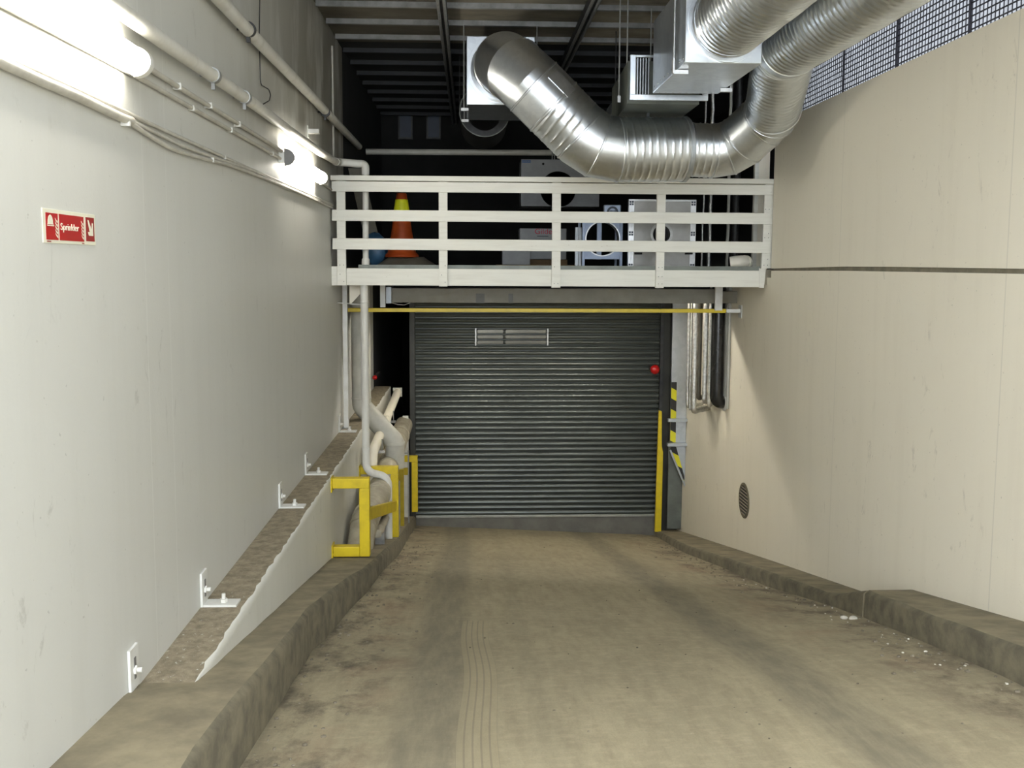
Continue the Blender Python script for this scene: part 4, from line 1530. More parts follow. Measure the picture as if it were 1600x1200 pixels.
# ------------------------------------------------------------ wall lamps
def lamp(y0, y1, zc, lb, dark_end):
    X = XL
    l = thing('wall_lamp', lb, 'lamp', (X, (y0 + y1) / 2, zc), 'tube lamps on the left wall')
    # base tray
    MB().box((X, y0 + .01, zc - .045), (X + .05, y1 - .01, zc + .045)).build('tray', M['white_metal'], l, bevel=.006)
    pr = []
    for k in range(15):
        t = PI * k / 14
        pr.append((X + .05 + .072 * math.sin(t), zc - .062 * math.cos(t)))
    cap = .05
    m = MB()
    for y in (y0 + cap, y1 - cap):
        for (x, z) in pr:
            m.v.append((x, y, z))
    n = len(pr)
    for i in range(n - 1):
        m.face([i, i + 1, n + i + 1, n + i])
    m.face([0, n, 2 * n - 1, n - 1])
    m.face(list(range(n))[::-1])
    m.face([n + i for i in range(n)])
    m.build('diffuser', M['tube'], l, smooth=40)
    for (ya, yb, mt) in ((y0, y0 + cap - .001, 'tape_grey' if dark_end else 'white_metal'), (y1 - cap + .001, y1, 'white_metal')):
        big = [(X + .05 + (.078) * math.sin(PI * k / 14), zc - .067 * math.cos(PI * k / 14)) for k in range(15)]
        m = MB()
        for y in (ya, yb):
            for (x, z) in big:
                m.v.append((x, y, z))
        for i in range(n - 1):
            m.face([i, i + 1, n + i + 1, n + i])
        m.face([0, n, 2 * n - 1, n - 1])
        m.face(list(range(n))[::-1])
        m.face([n + i for i in range(n)])
        m.build('end_cap', M[mt], l, smooth=40)
    return l


XLa = XL + .08
p1 = P(212, 92, X=XLa)
lamp(p1.y - 1.62, p1.y + .1, p1.z, 'lit tube lamp nearest the camera, high on the left wall', False)
pa, pb = P(450, 243, X=XLa), P(503, 278, X=XLa)
lamp(pa.y, pb.y + .1, (pa.z + pb.z) / 2 - .002, 'lit tube lamp farther along the left wall beside the railing', True)
yu = 13.05
zu = DECK - .172
for k, (xa_, xb_) in enumerate(((-.55, .85), (1.15, 2.55))):
    ul = thing('ceiling_lamp', ('left', 'right')[k] + ' one of two hooded tube lamps under the platform, hidden behind the grey box duct', 'lamp', ((xa_ + xb_) / 2, yu, zu), 'hooded lamps under the platform')
    MB().box((xa_, yu - .05, zu - .04), (xb_, yu + .05, zu - .001)).build('tray', M['white_metal'], ul)
    MB().box((xa_, yu + .09, zu - .105), (xb_, yu + .1, zu - .001)).build('hood', M['white_metal'], ul)
    MB().cyl((xa_ + .03, yu, zu - .07), (xb_ - .03, yu, zu - .07), .022, 14).build('tube', M['tube_bare'], ul, smooth=40)
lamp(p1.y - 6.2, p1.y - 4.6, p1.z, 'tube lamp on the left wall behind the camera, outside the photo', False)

# ---------------------------------------------------------------- the sign
XS = XL + .003
s0, s1 = P(68, 379, X=XS), P(148, 336, X=XS)
st, sb_ = P(68, 325, X=XS).z, s0.z
y0, y1 = s0.y, s1.y
W, H = y1 - y0, st - sb_
sg = thing('safety_sign', 'red and cream sprinkler sign with white bell, flames and arrow on the left wall', 'sign', (XL, (y0 + y1) / 2, sb_))
MB().box((XL, y0, sb_), (XS, y1, st)).build('sign_plate', M['sign_cream'], sg, bevel=.001)


def sp(u, w, off=.0012):
    return Vector((XS + off, y0 + u * W, sb_ + w * H))


def spanel(name, u0, u1, w0, w1, mat):
    a, b = sp(u0, w0, 0), sp(u1, w1, .0008)
    return MB().box(a, b).build(name, M[mat], sg)


pf = spanel('pictogram_field', .05, .262, .095, .885, 'sign_red')
tf = spanel('text_field', .285, .755, .095, .885, 'sign_red')
af = spanel('arrow_field', .80, .975, .12, .89, 'sign_dark_red')
spanel('footer_mark', .06, .13, .03, .06, 'sign_dark_red')
spanel('footer_mark', .71, .755, .03, .06, 'sign_dark_red')


def spoly(name, polys, par, mat='sign_cream'):
    m = MB()
    for poly in polys:
        m.prism([sp(u, w, .0009) for u, w in poly], (.0008, 0, 0))
    return m.build(name, M[mat], par)


# bell with its base line
bell = [(.075 + .0, .55)] + [(.127 - .045 * math.cos(t), .58 + .25 * math.sin(t)) for t in [PI * k / 10 for k in range(11)]] + [(.185, .55)]
spoly('bell', [bell, [(.072, .50), (.188, .50), (.188, .53), (.072, .53)]], pf)


def flames(cx):
    out = []
    for k in range(5):
        w = .16 + k * .11
        out.append([(cx + .022, w), (cx + .005, w + .02), (cx - .018, w + .10), (cx - .022, w + .15), (cx - .004, w + .09), (cx + .02, w + .07)])
    return out


spoly('flames', flames(.232), pf)
spoly('flames', flames(.725), tf)
spoly('arrow', [[(.835, .80), (.855, .80), (.915, .50), (.93, .72), (.945, .70), (.945, .30), (.855, .30), (.835, .42), (.875, .42)]], af)
tc = sp(.495, .50, .0016)
tc = sp(.478, .50, .0016)
t = text('lettering', 'Sprinkler', H * .30, tc, (PI / 2, 0, PI / 2), M['sign_cream'], tf, 1.0)
t.scale.x = .345 * W / max(1e-3, max(v.co.x for v in t.data.vertices) - min(v.co.x for v in t.data.vertices))

# -------------------------------------------------- brackets on the ledge
def bracket(py, lb, legs=True, px=None):
    y = P(200, py, X=XL).y if not legs else (CAM.y + (zl - E) / ray(735 - (py - 415) / 1.25, py).z * ray(735 - (py - 415) / 1.25, py).y)
    z0 = zl + .001 if legs else ztl(y + .06) + .001
    o = thing('angle_bracket', lb, 'bracket', (XL, y, z0), 'white angle brackets on the ledge')
    w = .11
    hh = .20
    m = MB()
    th = .014
    m.box((XL + .001, y, z0), (XL + .001 + th, y + w, z0 + hh))
    wp = m.build('wall_plate', M['white_metal'], o, bevel=.003)
    MB().box((XL + th, y + w * .5 - .012, z0 + .05), (XL + th + .004, y + w * .5 + .012, z0 + .15)).build('slot', M['tape_grey'], wp)
    MB().cyl((XL + th, y + w * .5, z0 + .09), (XL + th + .035, y + w * .5, z0 + .09), .012, 10).cyl((XL + th, y + w * .5, z0 + .09), (XL + th + .012, y + w * .5, z0 + .09), .022, 6).build('bolt', M['white_metal'], wp)
    if legs:
        bp = MB().box((XL + .001 + th, y, z0), (XL + .205, y + w, z0 + th)).build('base_plate', M['white_metal'], o, bevel=.003)
        MB().cyl((XL + .12, y + w * .5, z0 + th), (XL + .12, y + w * .5, z0 + th + .02), .022, 6).cyl((XL + .12, y + w * .5, z0 + th), (XL + .12, y + w * .5, z0 + th + .05), .011, 10).build('bolt', M['white_metal'], bp)
    return o


bracket(1081, 'white wall plate nearest the camera, half sunk at the kerb by the ledge start', False)
bracket(950, 'white angle bracket on the ledge nearest the camera, with a large bolt')
bracket(795, 'second white angle bracket along the ledge from the camera')
bracket(743, 'third white angle bracket along the ledge, just above the yellow guard')
bracket(676, 'farthest white angle bracket on the ledge, at the foot of the white steel post')

# white steel post at the end of the left wall
q = P(541.5, 664, Y=11.55)
ps = thing('steel_post', 'slim white steel post standing on the ledge under the platform', 'post', (q.x, 11.55, zl))
MB().box((q.x - .028, 11.52, zl + .01), (q.x + .028, 11.58, DECK - .172)).build('shaft', M['white_metal'], ps, bevel=.003)
MB().box((q.x - .05, 11.49, zl + .001), (q.x + .05, 11.61, zl + .0099)).build('base_plate', M['steel'], ps)

# big grey drain with a slanting offset
dg = thing('drain_pipe', 'wide grey drain pipe slanting under the platform behind the white downpipe', 'pipe', P(617, 726, Y=12.2))
top = P(565, 470, Y=12.2)
mid1, mid2 = P(565, 634, Y=12.2), P(617, 690, Y=12.2)
end = P(617.5, 727, Y=12.2)
path = fillet([Vector((mid1.x, 12.2, DECK - .172)), Vector((mid1.x, 12.2, mid1.z)), Vector((mid2.x, 12.2, mid2.z)), Vector((mid2.x, 12.2, end.z - .03))], .12, 5)
MB().sweep(path, .122, 30, True).build('pipe_run', M['pipe_grey'], dg, smooth=40)
T = Vector((0, 0, 1))
for pz in (P(565, 622, Y=12.2).z,):
    MB().lathe([(.1225, -.01), (.126, -.008), (.126, .008), (.1225, .01)], (mid1.x, 12.2, pz), 30).build('pipe_joint', M['pipe_grey'], dg, smooth=40)
MB().lathe([(.125, -.02), (.132, -.015), (.132, .02), (.125, .03)], (mid2.x, 12.2, P(617, 693, Y=12.2).z), 30).build('pipe_joint', M['pipe_grey'], dg, smooth=40)

# lagged pipes along the ledge
def lagged(name, a, b, r, seams, lb, mat, ring=.012):
    o = thing(name, lb, 'pipe', b, 'pipes beside the ledge')
    a, b = Vector(a), Vector(b)
    MB().cyl(a, b, r, 28).build('pipe_run', M[mat], o, smooth=40)
    T = (b - a).normalized()
    L = (b - a).length
    for t in seams:
        p = a + T * L * t
        MB().sweep([p - T * .02, p - T * .012, p + T * .012, p + T * .02], lambda s_, q: r + (ring if .005 < s_ < .035 else .001), 28).build('lagging_seam', M[mat], o, smooth=40)
    return o


def at_z(px, py, Y):
    return P(px, py, Y=Y)


lp = [at_z(631, 664, 15.0), at_z(590, 774, 10.7), at_z(570, 812, 9.9), at_z(560, 868, 9.6)]
a, b = lp[1], lp[0]
ob = thing('lagged_pipe', 'thick beige lagged pipe running low beside the ledge and bending down behind the yellow guards', 'pipe', lp[3], 'pipes beside the ledge')
lpath = fillet([lp[0], lp[1], lp[2], lp[3]], [1.2, .32], 5)
MB().sweep(lpath, .136, 28).build('pipe_run', M['pipe_beige'], ob, smooth=40)
for k in (2, 6, 7, 9, 11):
    p = lpath[min(k, len(lpath) - 1)]
    T = (lpath[min(k + 1, len(lpath) - 1)] - lpath[k - 1]).normalized()
    MB().sweep([p - T * .02, p - T * .012, p + T * .012, p + T * .02], lambda s_, q: .136 + (.011 if .005 < s_ < .035 else .001), 28).build('lagging_seam', M['pipe_beige'], ob, smooth=40)
for t in (.2, .45, .7):
    p = lp[0].lerp(lp[1], t)
    T = (lp[1] - lp[0]).normalized()
    MB().sweep([p - T * .02, p - T * .012, p + T * .012, p + T * .02], lambda s_, q: .136 + (.011 if .005 < s_ < .035 else .001), 28).build('lagging_seam', M['pipe_beige'], ob, smooth=40)
# pipe stands
for y in (11.8, 13.6):
    zk = ztl(y)
    zp = a.z + (b.z - a.z) * (y - a.y) / (b.y - a.y) - .137
    if zp - zk > .06:
        m = MB().box((a.x - .17, y - .02, zk), (a.x - .15, y + .02, zp + .03)).box((a.x + .15, y - .02, zk), (a.x + .17, y + .02, zp + .03)).box((a.x - .15, y - .02, zp - .015), (a.x + .15, y + .02, zp))
        m.build('pipe_stand', M['steel'], ob)
a2, b2 = P(583, 704, Y=11.3), P(621, 613, Y=15.0)
o2 = lagged('lagged_pipe', (a2.x, 11.42, a2.z), (b2.x, 15.0, b2.z), .06, (.45,), 'thin cream pipe running above the thick lagged pipe into the dark opening', 'wall_right', .008)
MB().sweep(fillet([(a2.x, 11.421, a2.z), (a2.x, 11.2, a2.z), (a2.x - .02, 11.2, ztl(11.2))], .18, 6), .062, 24).build('elbow', M['wall_right'], o2, smooth=40)
MB().box((b2.x - .07, 15.0, b2.z - .07), (b2.x + .07, 15.03, b2.z + .07)).build('end_flange', M['pipe_grey'], o2)
# strut rails carrying the thin pipe
for y in (11.5, 13.2):
    t = (y - 11.0) / 4
    z = a2.z + (b2.z - a2.z) * t - .075
    MB().box((LEDGE_X, y - .02, z - .02), (a2.x + .12, y + .02, z + .012)).cyl((a2.x + .09, y, z), (a2.x + .09, y, z + .15), .007, 8).build('support_or_screen_rail', M['steel'], o2)
# second beige pipe below, near the kerb
a3 = P(594, 822, Y=10.2)
o3 = lagged('lagged_pipe', (a3.x, 9.9, a3.z + .0), (a3.x + .02, 10.6, a3.z - .02), .045, (.3,), 'short cream pipe low between the yellow guards next to the thick lagged pipe', 'pipe_beige', .006)
MB().box((a3.x - .05, 10.15, ztl(10.2)), (a3.x + .05, 10.19, a3.z - .045)).build('pipe_stand', M['steel'], o3)

# ---------------------------------------------------------- yellow guards
def tube_bar(m, a, b, w):
    return m.bar(a, b, w, w)


def guard(pix, Y, w, lb, bottom=True, mat='yellow', wallx=LEDGE_X):
    """C-shaped guard on the ledge face: pix = (x_vertical_right, y_top, y_bottom)"""
    pr = P(pix[0], pix[1], Y=Y)
    zt_ = P(pix[0], pix[1], Y=Y).z
    zb_ = P(pix[0], pix[2], Y=Y).z
    xr_ = pr.x
    o = thing('pipe_guard', lb, 'guard', (xr_ - w / 2, Y, zb_), 'yellow pipe guards beside the left kerb')
    MB().box((wallx + .012, Y - w / 2, zt_ - w), (xr_, Y + w / 2, zt_)).build('top_arm', M[mat], o, bevel=.006)
    MB().box((xr_ - w, Y - w / 2, zb_), (xr_, Y + w / 2, zt_ - w - .0005)).build('upright', M[mat], o, bevel=.006)
    MB().box((wallx, Y - w * .7, zt_ - w * 1.35), (wallx + .0115, Y + w * .7, zt_ + w * .1)).build('wall_plate', M[mat], o)
    if bottom:
        MB().box((wallx + .012, Y - w / 2, zb_), (xr_ - w - .0005, Y + w / 2, zb_ + w)).build('bottom_arm', M[mat], o, bevel=.006)
        wp = MB().box((wallx, Y - w * .7, zb_ - w * .2), (wallx + .0115, Y + w * .7, zb_ + w * 1.2)).build('wall_plate', M[mat], o)
        MB().cyl((wallx + .0115, Y - w * .55, zb_ + w * .3), (wallx + .022, Y - w * .55, zb_ + w * .3), .012, 6).build('bolt', M[mat], wp)
    return o, xr_, zt_, zb_


Y1 = P(518, 800, X=LEDGE_X).y + .03
g1, x1g, zt1, zb1 = guard((577.5, 746, 867.5), Y1, .095, 'nearest yellow guard frame beside the kerb, C shaped with a bottom arm')
Y2g = 11.12
g2, x2g, zt2, zb2g = guard((622.5, 728, 838), Y2g, .09, 'middle yellow guard frame behind the white downpipe', False)
zz1, zz2 = P(577, 806, Y=Y1).z, P(622, 789, Y=Y2g).z
m = MB().bar((x1g - .045, Y1 + .05, zz1), (x2g - .045, Y2g - .047, zz2), .05, .12)
m.build('link_bar', M['yellow'], g1, bevel=.005)
g3, x3g, zt3, zb3 = guard((652.5, 712, 799), 14.4, .09, 'farthest yellow guard frame standing next to the roller shutter', False)
p = P(631, 733, Y=13.0)
g4 = thing('guard_post', 'dull yellow post between the middle and farthest guard frames', 'post', (p.x - .04, 13.0, ztl(13.0)))
MB().box((p.x - .075, 12.97, ztl(13.0)), (p.x, 13.03, p.z)).build('upright', M['yellow_dark'], g4, bevel=.004)
MB().box((p.x - .075, 13.031, p.z - .09), (p.x + .05, 13.1, p.z)).build('link_plate', M['yellow_dark'], g4, bevel=.004)
# white panel behind the farthest guard
a, b = P(630, 800, Y=14.9), P(638, 650, Y=14.9)
tag(MB().box((a.x, 14.9, ztl(14.9)), (b.x, 14.93, b.z)).build('splash_panel', M['white_metal'], bevel=.003), 'narrow white panel standing left of the roller shutter behind the yellow guard', 'panel')

# -------------------------------------------------- height bar and soffit
YHB = 11.9
a, b = P(536, 484, Y=YHB), P(1157, 484.5, Y=YHB)
hb = thing('height_bar', 'yellow headroom bar hung across the ramp below the platform', 'height bar', ((a.x + b.x) / 2, YHB, a.z))
za = a.z
MB().box((XL + .012, YHB - .03, za - .026), (XR - .19, YHB + .03, za + .022)).build('bar', M['yellow'], hb, bevel=.004)
MB().box((XR - .188, YHB - .029, za - .025), (XR - .01, YHB + .029, za + .021)).build('bar_end', M['white_metal'], hb, bevel=.004)
MB().box((XR - .0095, YHB - .07, za - .09), (XR - .001, YHB + .07, za + .07)).build('wall_plate', M['white_metal'], hb)
MB().box((XL + .001, YHB - .07, za - .09), (XL + .0115, YHB + .07, za + .07)).build('wall_plate', M['yellow_dark'], hb)
for (x0, x1, y1_) in ((594.5, 602.5, 480), (1116, 1127.5, 485)):
    q0, q1 = P(x0, y1_, Y=YHB - .04), P(x1, y1_, Y=YHB - .04)
    MB().box((q0.x, YHB - .075, q0.z), (q1.x, YHB - .031, DECK - .172)).build('hanger', M['white_metal'], hb, bevel=.003)
# box duct under the platform
q0, q1 = P(607, 474, Y=12.4), P(1118, 474, Y=12.4)
zt_, zb_ = DECK - .19, P(860, 473.5, Y=12.4).z
sd = thing('box_duct', 'long grey box duct running across under the platform above the yellow bar', 'duct', ((q0.x + q1.x) / 2, 12.5, zb_))
MB().box((q0.x + .04, 12.4, zb_), (q1.x, 12.75, P(860, 451, Y=12.4).z)).build('duct_body', M['soffit'], sd, bevel=.006)
MB().box((q0.x - .03, 12.38, zb_ - .01), (q0.x + .039, 12.77, P(860, 449, Y=12.4).z)).build('end_flange', M['galv_dull'], sd, bevel=.003)
MB().box((q0.x - .03, 12.7, P(860, 451, Y=12.4).z + .001), (q1.x, 12.75, DECK - .172)).build('support_or_screen_rail', M['black'], sd)  # black strip added in the gap to screen the lamps behind
for (x0, x1) in ((743.5, 757), (794.5, 801.5)):
    a, b = P(x0, 470, Y=12.4), P(x1, 470, Y=12.4)
    MB().box((a.x, 12.394, zb_ - .004), (b.x, 12.43, P(860, 459, Y=12.4).z)).build('tape_band', M['tape_grey'], sd)
q = P(1150, 470, Y=12.1)
m = MB().prism([(q1.x + .001, 12.4, zb_), (q1.x + .001, 12.75, zb_), (XR - .02, 12.35, zb_ + .02), (XR - .02, 12.0, zb_ + .02)], (0, 0, .15))
m.build('duct_bend', M['soffit'], sd, bevel=.004)
# thin rod and loose wire near the left end
q0, q1 = P(521, 473, Y=11.3), P(564, 476, Y=11.3)
tag(MB().cyl((XL, 11.3, q0.z), (q1.x, 11.3, q1.z), .008, 8).build('tie_rod', M['white_metal'], smooth=40), 'thin white rod from the left wall to the downpipe under the platform', 'rod')
w = [P(x, y, Y=12.3) for x, y in ((612, 473), (622, 476), (632, 476.5), (641, 473))]
tag(MB().sweep(resample(w, .02), .005, 8).build('loose_wire', M['cable'], smooth=40), 'short white wire sagging below the left end of the grey box duct', 'wire')
# white gusset plate under the platform's left end
g = [P(x, y, Y=11.25) for x, y in ((546, 449), (563, 449), (563, 459), (549, 474), (546, 474))]
for q in g[:2]:
    q.z = DECK - .171
tag(MB().prism(g, (0, .02, 0)).build('gusset_plate', M['wall_right'], bevel=.002), 'small cream gusset plate under the left end of the platform', 'plate')

# ------------------------------------------------- right side of the door
# galvanised cladding sheet
YG = 14.75
c0, c1 = P(1048, 650, Y=YG), P(1074, 476, Y=YG)
gc = thing('metal_cladding', 'dented galvanised sheet cladding standing right of the roller shutter', 'cladding', ((c0.x + c1.x) / 2, YG, ztr_far(YG)))
xw = XR - .004
za, zb_, zc_ = P(1048, 698, Y=YG).z, P(1075, 757, Y=YG).z, ztr_far(YG)
m = MB().prism([(c0.x, YG, za), (xw, YG, zb_), (xw, YG, DECK - .172), (c0.x, YG, DECK - .172)], (0, .05, 0))
m.build('upper_sheet', M['galv_dull'], gc, bevel=.004)
ZL_ = P(1046, 708, Y=YG).z
m = MB().prism([(c0.x + .02, YG + .2, zc_), (xw, YG + .2, zc_), (xw, YG + .2, zb_ + .1), (c0.x + .02, YG + .2, za + .05)], (0, .03, 0))
m.build('lower_sheet', M['galv_dark'], gc, bevel=.003)
MB().bar((c0.x, YG - .01, za - .05), (xw, YG - .01, zb_ - .02), .03, .02, (0, 1, 0)).build('edge_lip', M['galv_dull'], gc, bevel=.003)
for y_, x0 in ((656, 1043), (694, 1042)):
    q0, q1 = P(x0, y_, Y=YG - .02), P(1082, y_, Y=YG - .02)
    MB().box((q0.x, YG - .09, q0.z - .024), (xw, YG - .0065, q0.z + .024)).build('rail', M['galv_dull'], gc, bevel=.003)
# striped tape: upright then slanted
w = .085
m = MB().prism([(c0.x, YG - .004, za), (c0.x + w, YG - .004, za - .03), (c0.x + w, YG - .004, P(1048, 597, Y=YG).z), (c0.x, YG - .004, P(1048, 597, Y=YG).z)], (0, .0035, 0))
m.build('striped_tape', M['stripes'], gc)
m = MB().prism([(c0.x + .005, YG - .006, za - .01), (c0.x + .015, YG - .006, za - .11), (xw - .01, YG - .006, zb_ + .0), (xw - .015, YG - .006, zb_ + .14), (c0.x + w + .01, YG - .006, za + .0)], (0, .0055, 0))
m.build('striped_tape', M['stripes'], gc)

# yellow post and lamp by the shutter
q0, q1 = P(1022.5, 824, Y=15.05), P(1034.5, 712, Y=15.05)
zk = ztr_far(15.05)
yp = thing('corner_guard', 'tall yellow corner guard at the right edge of the roller shutter', 'guard', ((q0.x + q1.x) / 2, 15.05, zk))
zt_ = P(1028, 642, Y=15.05).z
zm_ = P(1028, 706, Y=15.05).z
m = MB().prism([(q0.x, 15.0, zk), (q1.x, 15.0, zk), (q1.x + .005, 15.0, zm_), (q0.x + .085, 15.0, zm_ + .1), (q0.x + .075, 15.0, zt_), (q0.x + .03, 15.0, zt_ + .01)], (0, .06, 0))
m.build('upright', M['yellow'], yp, bevel=.004)


def redlamp(px, py, Y, r, lb, wall):
    p = P(px, py, Y=Y)
    o = thing('warning_lamp', lb, 'lamp', p, 'red warning lamps by the shutter')
    MB().sphere((p.x, Y, p.z), r, 24, 14).build('lens', M['red'], o, smooth=60)
    MB().cyl((p.x, Y + r * .6, p.z), (p.x, Y + r * 1.4, p.z), r * .8, 20).build('lamp_base', M['black'], o, smooth=40)
    MB().box((p.x - r * .5, Y + r * 1.4, p.z - r * .5), (p.x + r * .5, wall, p.z + r * .5)).build('arm', M['black'], o)
    return o


redlamp(1023.5, 577.5, 14.95, .075, 'round red warning lamp at the right edge of the roller shutter', YD - .03)
redlamp(585.5, 590, 14.6, .036, 'small red warning lamp in the dark opening left of the shutter', YD)

# vertical services below the platform at the right wall
def riser(name, px, Y, r, ybot, lb, mat, bend=(0.1, 0), n=18):
    p = P(px, 560, Y=Y)
    zb_ = P(px, ybot, Y=Y).z
    pts = [Vector((p.x, Y, DECK - .172)), Vector((p.x, Y, zb_)), Vector((min(XR + .02, p.x + bend[0]), Y + bend[1], zb_ - .01))]
    path = fillet(pts, r * 1.6, 6)
    path = resample(path, .08)
    f = r
    if mat == 'foil':
        random.seed(int(px))
        ph = [random.uniform(0, 6) for _ in range(4)]
        f = lambda s_, t: r * (1 + .10 * math.sin(s_ * 31 + ph[0] + 2 * t) + .06 * math.sin(s_ * 57 + ph[1] - 3 * t))
    o = thing(name, lb, 'pipe', (p.x, Y, zb_), 'service pipes under the right end of the platform')
    MB().sweep(path, f, n).build('pipe_run', M[mat], o, smooth=50)
    return o, p, zb_


o, p, zb_ = riser('service_pipe', 1121, 12.45, .088, 628, 'thick glossy black pipe bending into the right wall under the platform', 'black_pipe', (.4, .05), 26)
MB().lathe([(.10, -.04), (.115, -.03), (.115, 0.0), (.1, .0)], (XR - .001, 12.5, zb_ - .01), 24, 0, 'X').build('wall_collar', M['white_metal'], o, smooth=40)
riser('service_pipe', 1092.5, 13.0, .035, 622, 'dull brown pipe between the silver lagged pipes', 'brown_pipe', (.3, .4))
riser('service_pipe', 1075.5, 13.1, .022, 636, 'leftmost silver lagged pipe of the bundle under the platform', 'foil', (.32, .42))
riser('service_pipe', 1079.5, 13.0, .014, 640, 'slender silver pipe second from the left of the bundle', 'foil', (.32, .42))
riser('service_pipe', 1085.5, 12.9, .036, 643, 'fat silver lagged pipe left of the dull brown pipe', 'foil', (.32, .42))
riser('service_pipe', 1102, 12.8, .034, 628, 'bright silver lagged pipe right of the dull brown pipe', 'foil', (.32, .42))
riser('service_pipe', 1109.5, 12.75, .026, 634, 'thin silver lagged pipe next to the thick black pipe', 'foil', (.32, .42))
for px in (1131.5, 1136, 1140):
    q = P(px, 560, Y=12.35)
    pass
g = 'thin conduits on the right wall'
for k, (px, yb) in enumerate(((1131.5, 632), (1135, 630), (1138.5, 640))):
    Yk = P(px, 560, X=XR - .02).y
    q = P(px, yb, X=XR - .02)
    lbs = ['thin grey conduit on the right wall closest to the thick black pipe', 'thin grey conduit in the middle of three beside the thick black pipe', 'thin grey conduit farthest right of three beside the thick black pipe']
    tag(MB().cyl((XR - .02, Yk, q.z), (XR - .02, Yk, DECK - .172), .018, 12).build('wall_conduit', M['pipe_grey'], smooth=40), lbs[k], 'conduit', g)

# round ventilation grille in the right wall
c = P(1163, 782, X=XR)
e1_ = P(1163, 755, X=XR).z - c.z
r = abs(e1_)
vg = thing('round_vent', 'round brown ventilation grille set in the right wall above the kerb', 'vent', c)
m = MB().lathe([(r * .9, -.006), (r * 1.0, -.012), (r * 1.04, -.004), (r * 1.04, 0.0), (r * .9, 0.0)], (XR, c.y, c.z), 40, 0, 'X')
m = MB()
n = 40
for (rr_, xx) in ((r * .88, XR - .001), (r * .88, XR - .014), (r * 1.03, XR - .010), (r * 1.03, XR - .001)):
    for j in range(n):
        t = 2 * PI * j / n
        m.v.append((xx, c.y + rr_ * math.cos(t), c.z + rr_ * math.sin(t)))
for k in range(4):
    for j in range(n):
        m.face([k * n + j, k * n + (j + 1) % n, ((k + 1) % 4) * n + (j + 1) % n, ((k + 1) % 4) * n + j])
m.build('vent_rim', M['kerb2'], vg, smooth=40)
MB().cyl((XR - .003, c.y, c.z), (XR - .0005, c.y, c.z), r * .88, 40).build('vent_back', M['frame_dark'], vg)
m = MB()
k = -r * .8
while k < r * .82:
    hw = math.sqrt(max(0, (r * .88) ** 2 - k * k)) * .98
    m.bar((XR - .009, c.y - hw, c.z + k), (XR - .009, c.y + hw, c.z + k), .006, .011, (0, 0, 1))
    k += r * .19
m.build('louvres', M['grille'], vg)

# small items on the left wall near the platform
q = P(520, 160, X=XL + .02)
tag(MB().cyl((XL + .02, q.y, P(520, 250, X=XL + .02).z), (XL + .02, q.y, P(519, 72, X=XL + .02).z), .012, 10).build('wall_conduit', M['cable'], smooth=40), 'thin upright conduit on the left wall above the railing end', 'conduit')
q = P(490, 209, X=XL + .04)
dv = thing('wall_bracket', 'small white steel bracket on the left wall between the pipes and the far lamp', 'bracket', q)
MB().box((XL + .001, q.y - .12, q.z - .012), (XL + .11, q.y - .06, q.z + .03)).build('arm', M['white_metal'], dv, bevel=.003)
MB().box((XL + .001, q.y - .13, q.z - .05), (XL + .008, q.y - .05, q.z + .06)).build('wall_plate', M['white_metal'], dv)

# ------------------------------------------------------------ loose debris
def debris(name, lb, mat, pts, rmin, rmax):
    m = MB()
    for (x, y) in pts:
        r = random.uniform(rmin, rmax)
        z = floor_z(x, y)
        k = len(m.v)
        m.sphere((x, y, z + r * .3), r, 7, 5, 0, (random.uniform(.8, 1.5), random.uniform(.8, 1.5), random.uniform(.4, .8)))
        for i in range(k, len(m.v)):
            p = m.v[i]
            m.v[i] = (p[0] + random.uniform(-r, r) * .2, p[1] + random.uniform(-r, r) * .2, p[2])
    return tag(m.build(name, M[mat]), lb, 'debris', kind='stuff')


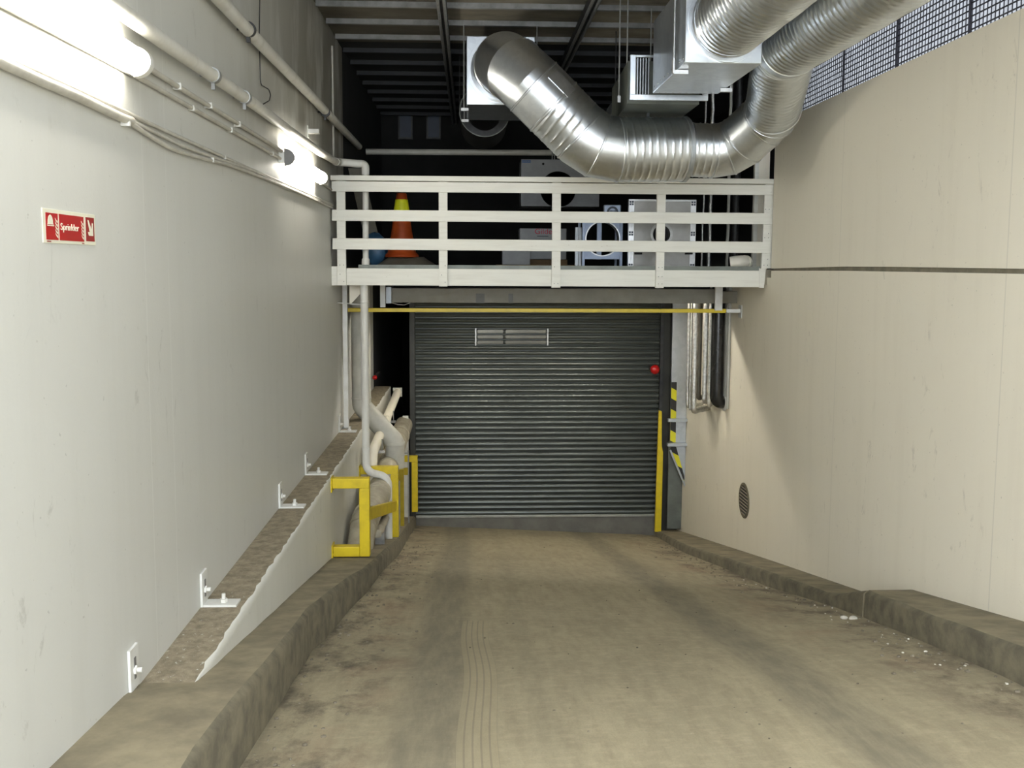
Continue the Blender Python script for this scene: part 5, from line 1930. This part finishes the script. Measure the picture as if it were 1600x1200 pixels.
random.seed(31)
pts = []
for _ in range(170):
    y = random.uniform(4.2, 13.5)
    pts.append((xor(y) - abs(random.gauss(0, .22)) - .02, y))
debris('grit', 'dark grit and dirt lumps scattered along the foot of the right kerb', 'pebble', pts, .004, .013)
pts = []
for _ in range(150):
    y = random.uniform(4.0, 12)
    pts.append((xol(y) + abs(random.gauss(0, .2)) + .02, y))
debris('grit', 'dark grit and dirt lumps scattered along the foot of the left kerb', 'pebble', pts, .004, .012)
pts = []
for _ in range(36):
    y = random.uniform(4.5, 10)
    pts.append((xor(y) - abs(random.gauss(0, .15)) - .03, y))
debris('gravel', 'pale chips scattered at the foot of the right kerb', 'pebble_pale', pts, .004, .010)
pts = [(random.uniform(-.7, 2.5), random.uniform(3.6, 13)) for _ in range(110)]
debris('grit', 'tiny dark stones strewn over the middle of the ramp', 'pebble', pts, .003, .007)
p = solve(1325, 967, lambda q: q.z - floor_z(q.x, q.y))
m = MB()
for k in range(4):
    m.sphere((p.x + random.uniform(-.04, .04), p.y + random.uniform(-.03, .03), p.z + .012), .025, 10, 6, 0, (1.2, .8, .6))
tag(m.build('paper_scrap', M['pebble_pale'], smooth=30), 'crumpled pale scrap lying at the right kerb below the crack', 'litter')

# ---------------------------------------------------------------- daylight
w = bpy.data.worlds.new('world')
scene.world = w
w.use_nodes = True
bg = w.node_tree.nodes['Background']
bg.inputs[0].default_value = (0.88, 0.94, 1.0, 1)
# overcast sky, brighter on the side behind and to the left of the ramp entrance
wt = w.node_tree
geo = wt.nodes.new('ShaderNodeTexCoord')
dot = wt.nodes.new('ShaderNodeVectorMath')
dot.operation = 'DOT_PRODUCT'
dot.inputs[1].default_value = Vector((-.62, -.55, .56)).normalized()
wt.links.new(geo.outputs['Generated'], dot.inputs[0])
mr = wt.nodes.new('ShaderNodeMapRange')
mr.inputs[1].default_value = -.2
mr.inputs[2].default_value = 1.0
mr.inputs[3].default_value = 1.3
mr.inputs[4].default_value = 5.0
wt.links.new(dot.outputs['Value'], mr.inputs[0])
wt.links.new(mr.outputs[0], bg.inputs[1])

scene.view_settings.view_transform = 'Standard'
scene.view_settings.look = 'None'
scene.view_settings.exposure = 1.55
scene.view_settings.gamma = 1.0
scene.view_settings.use_curve_mapping = False
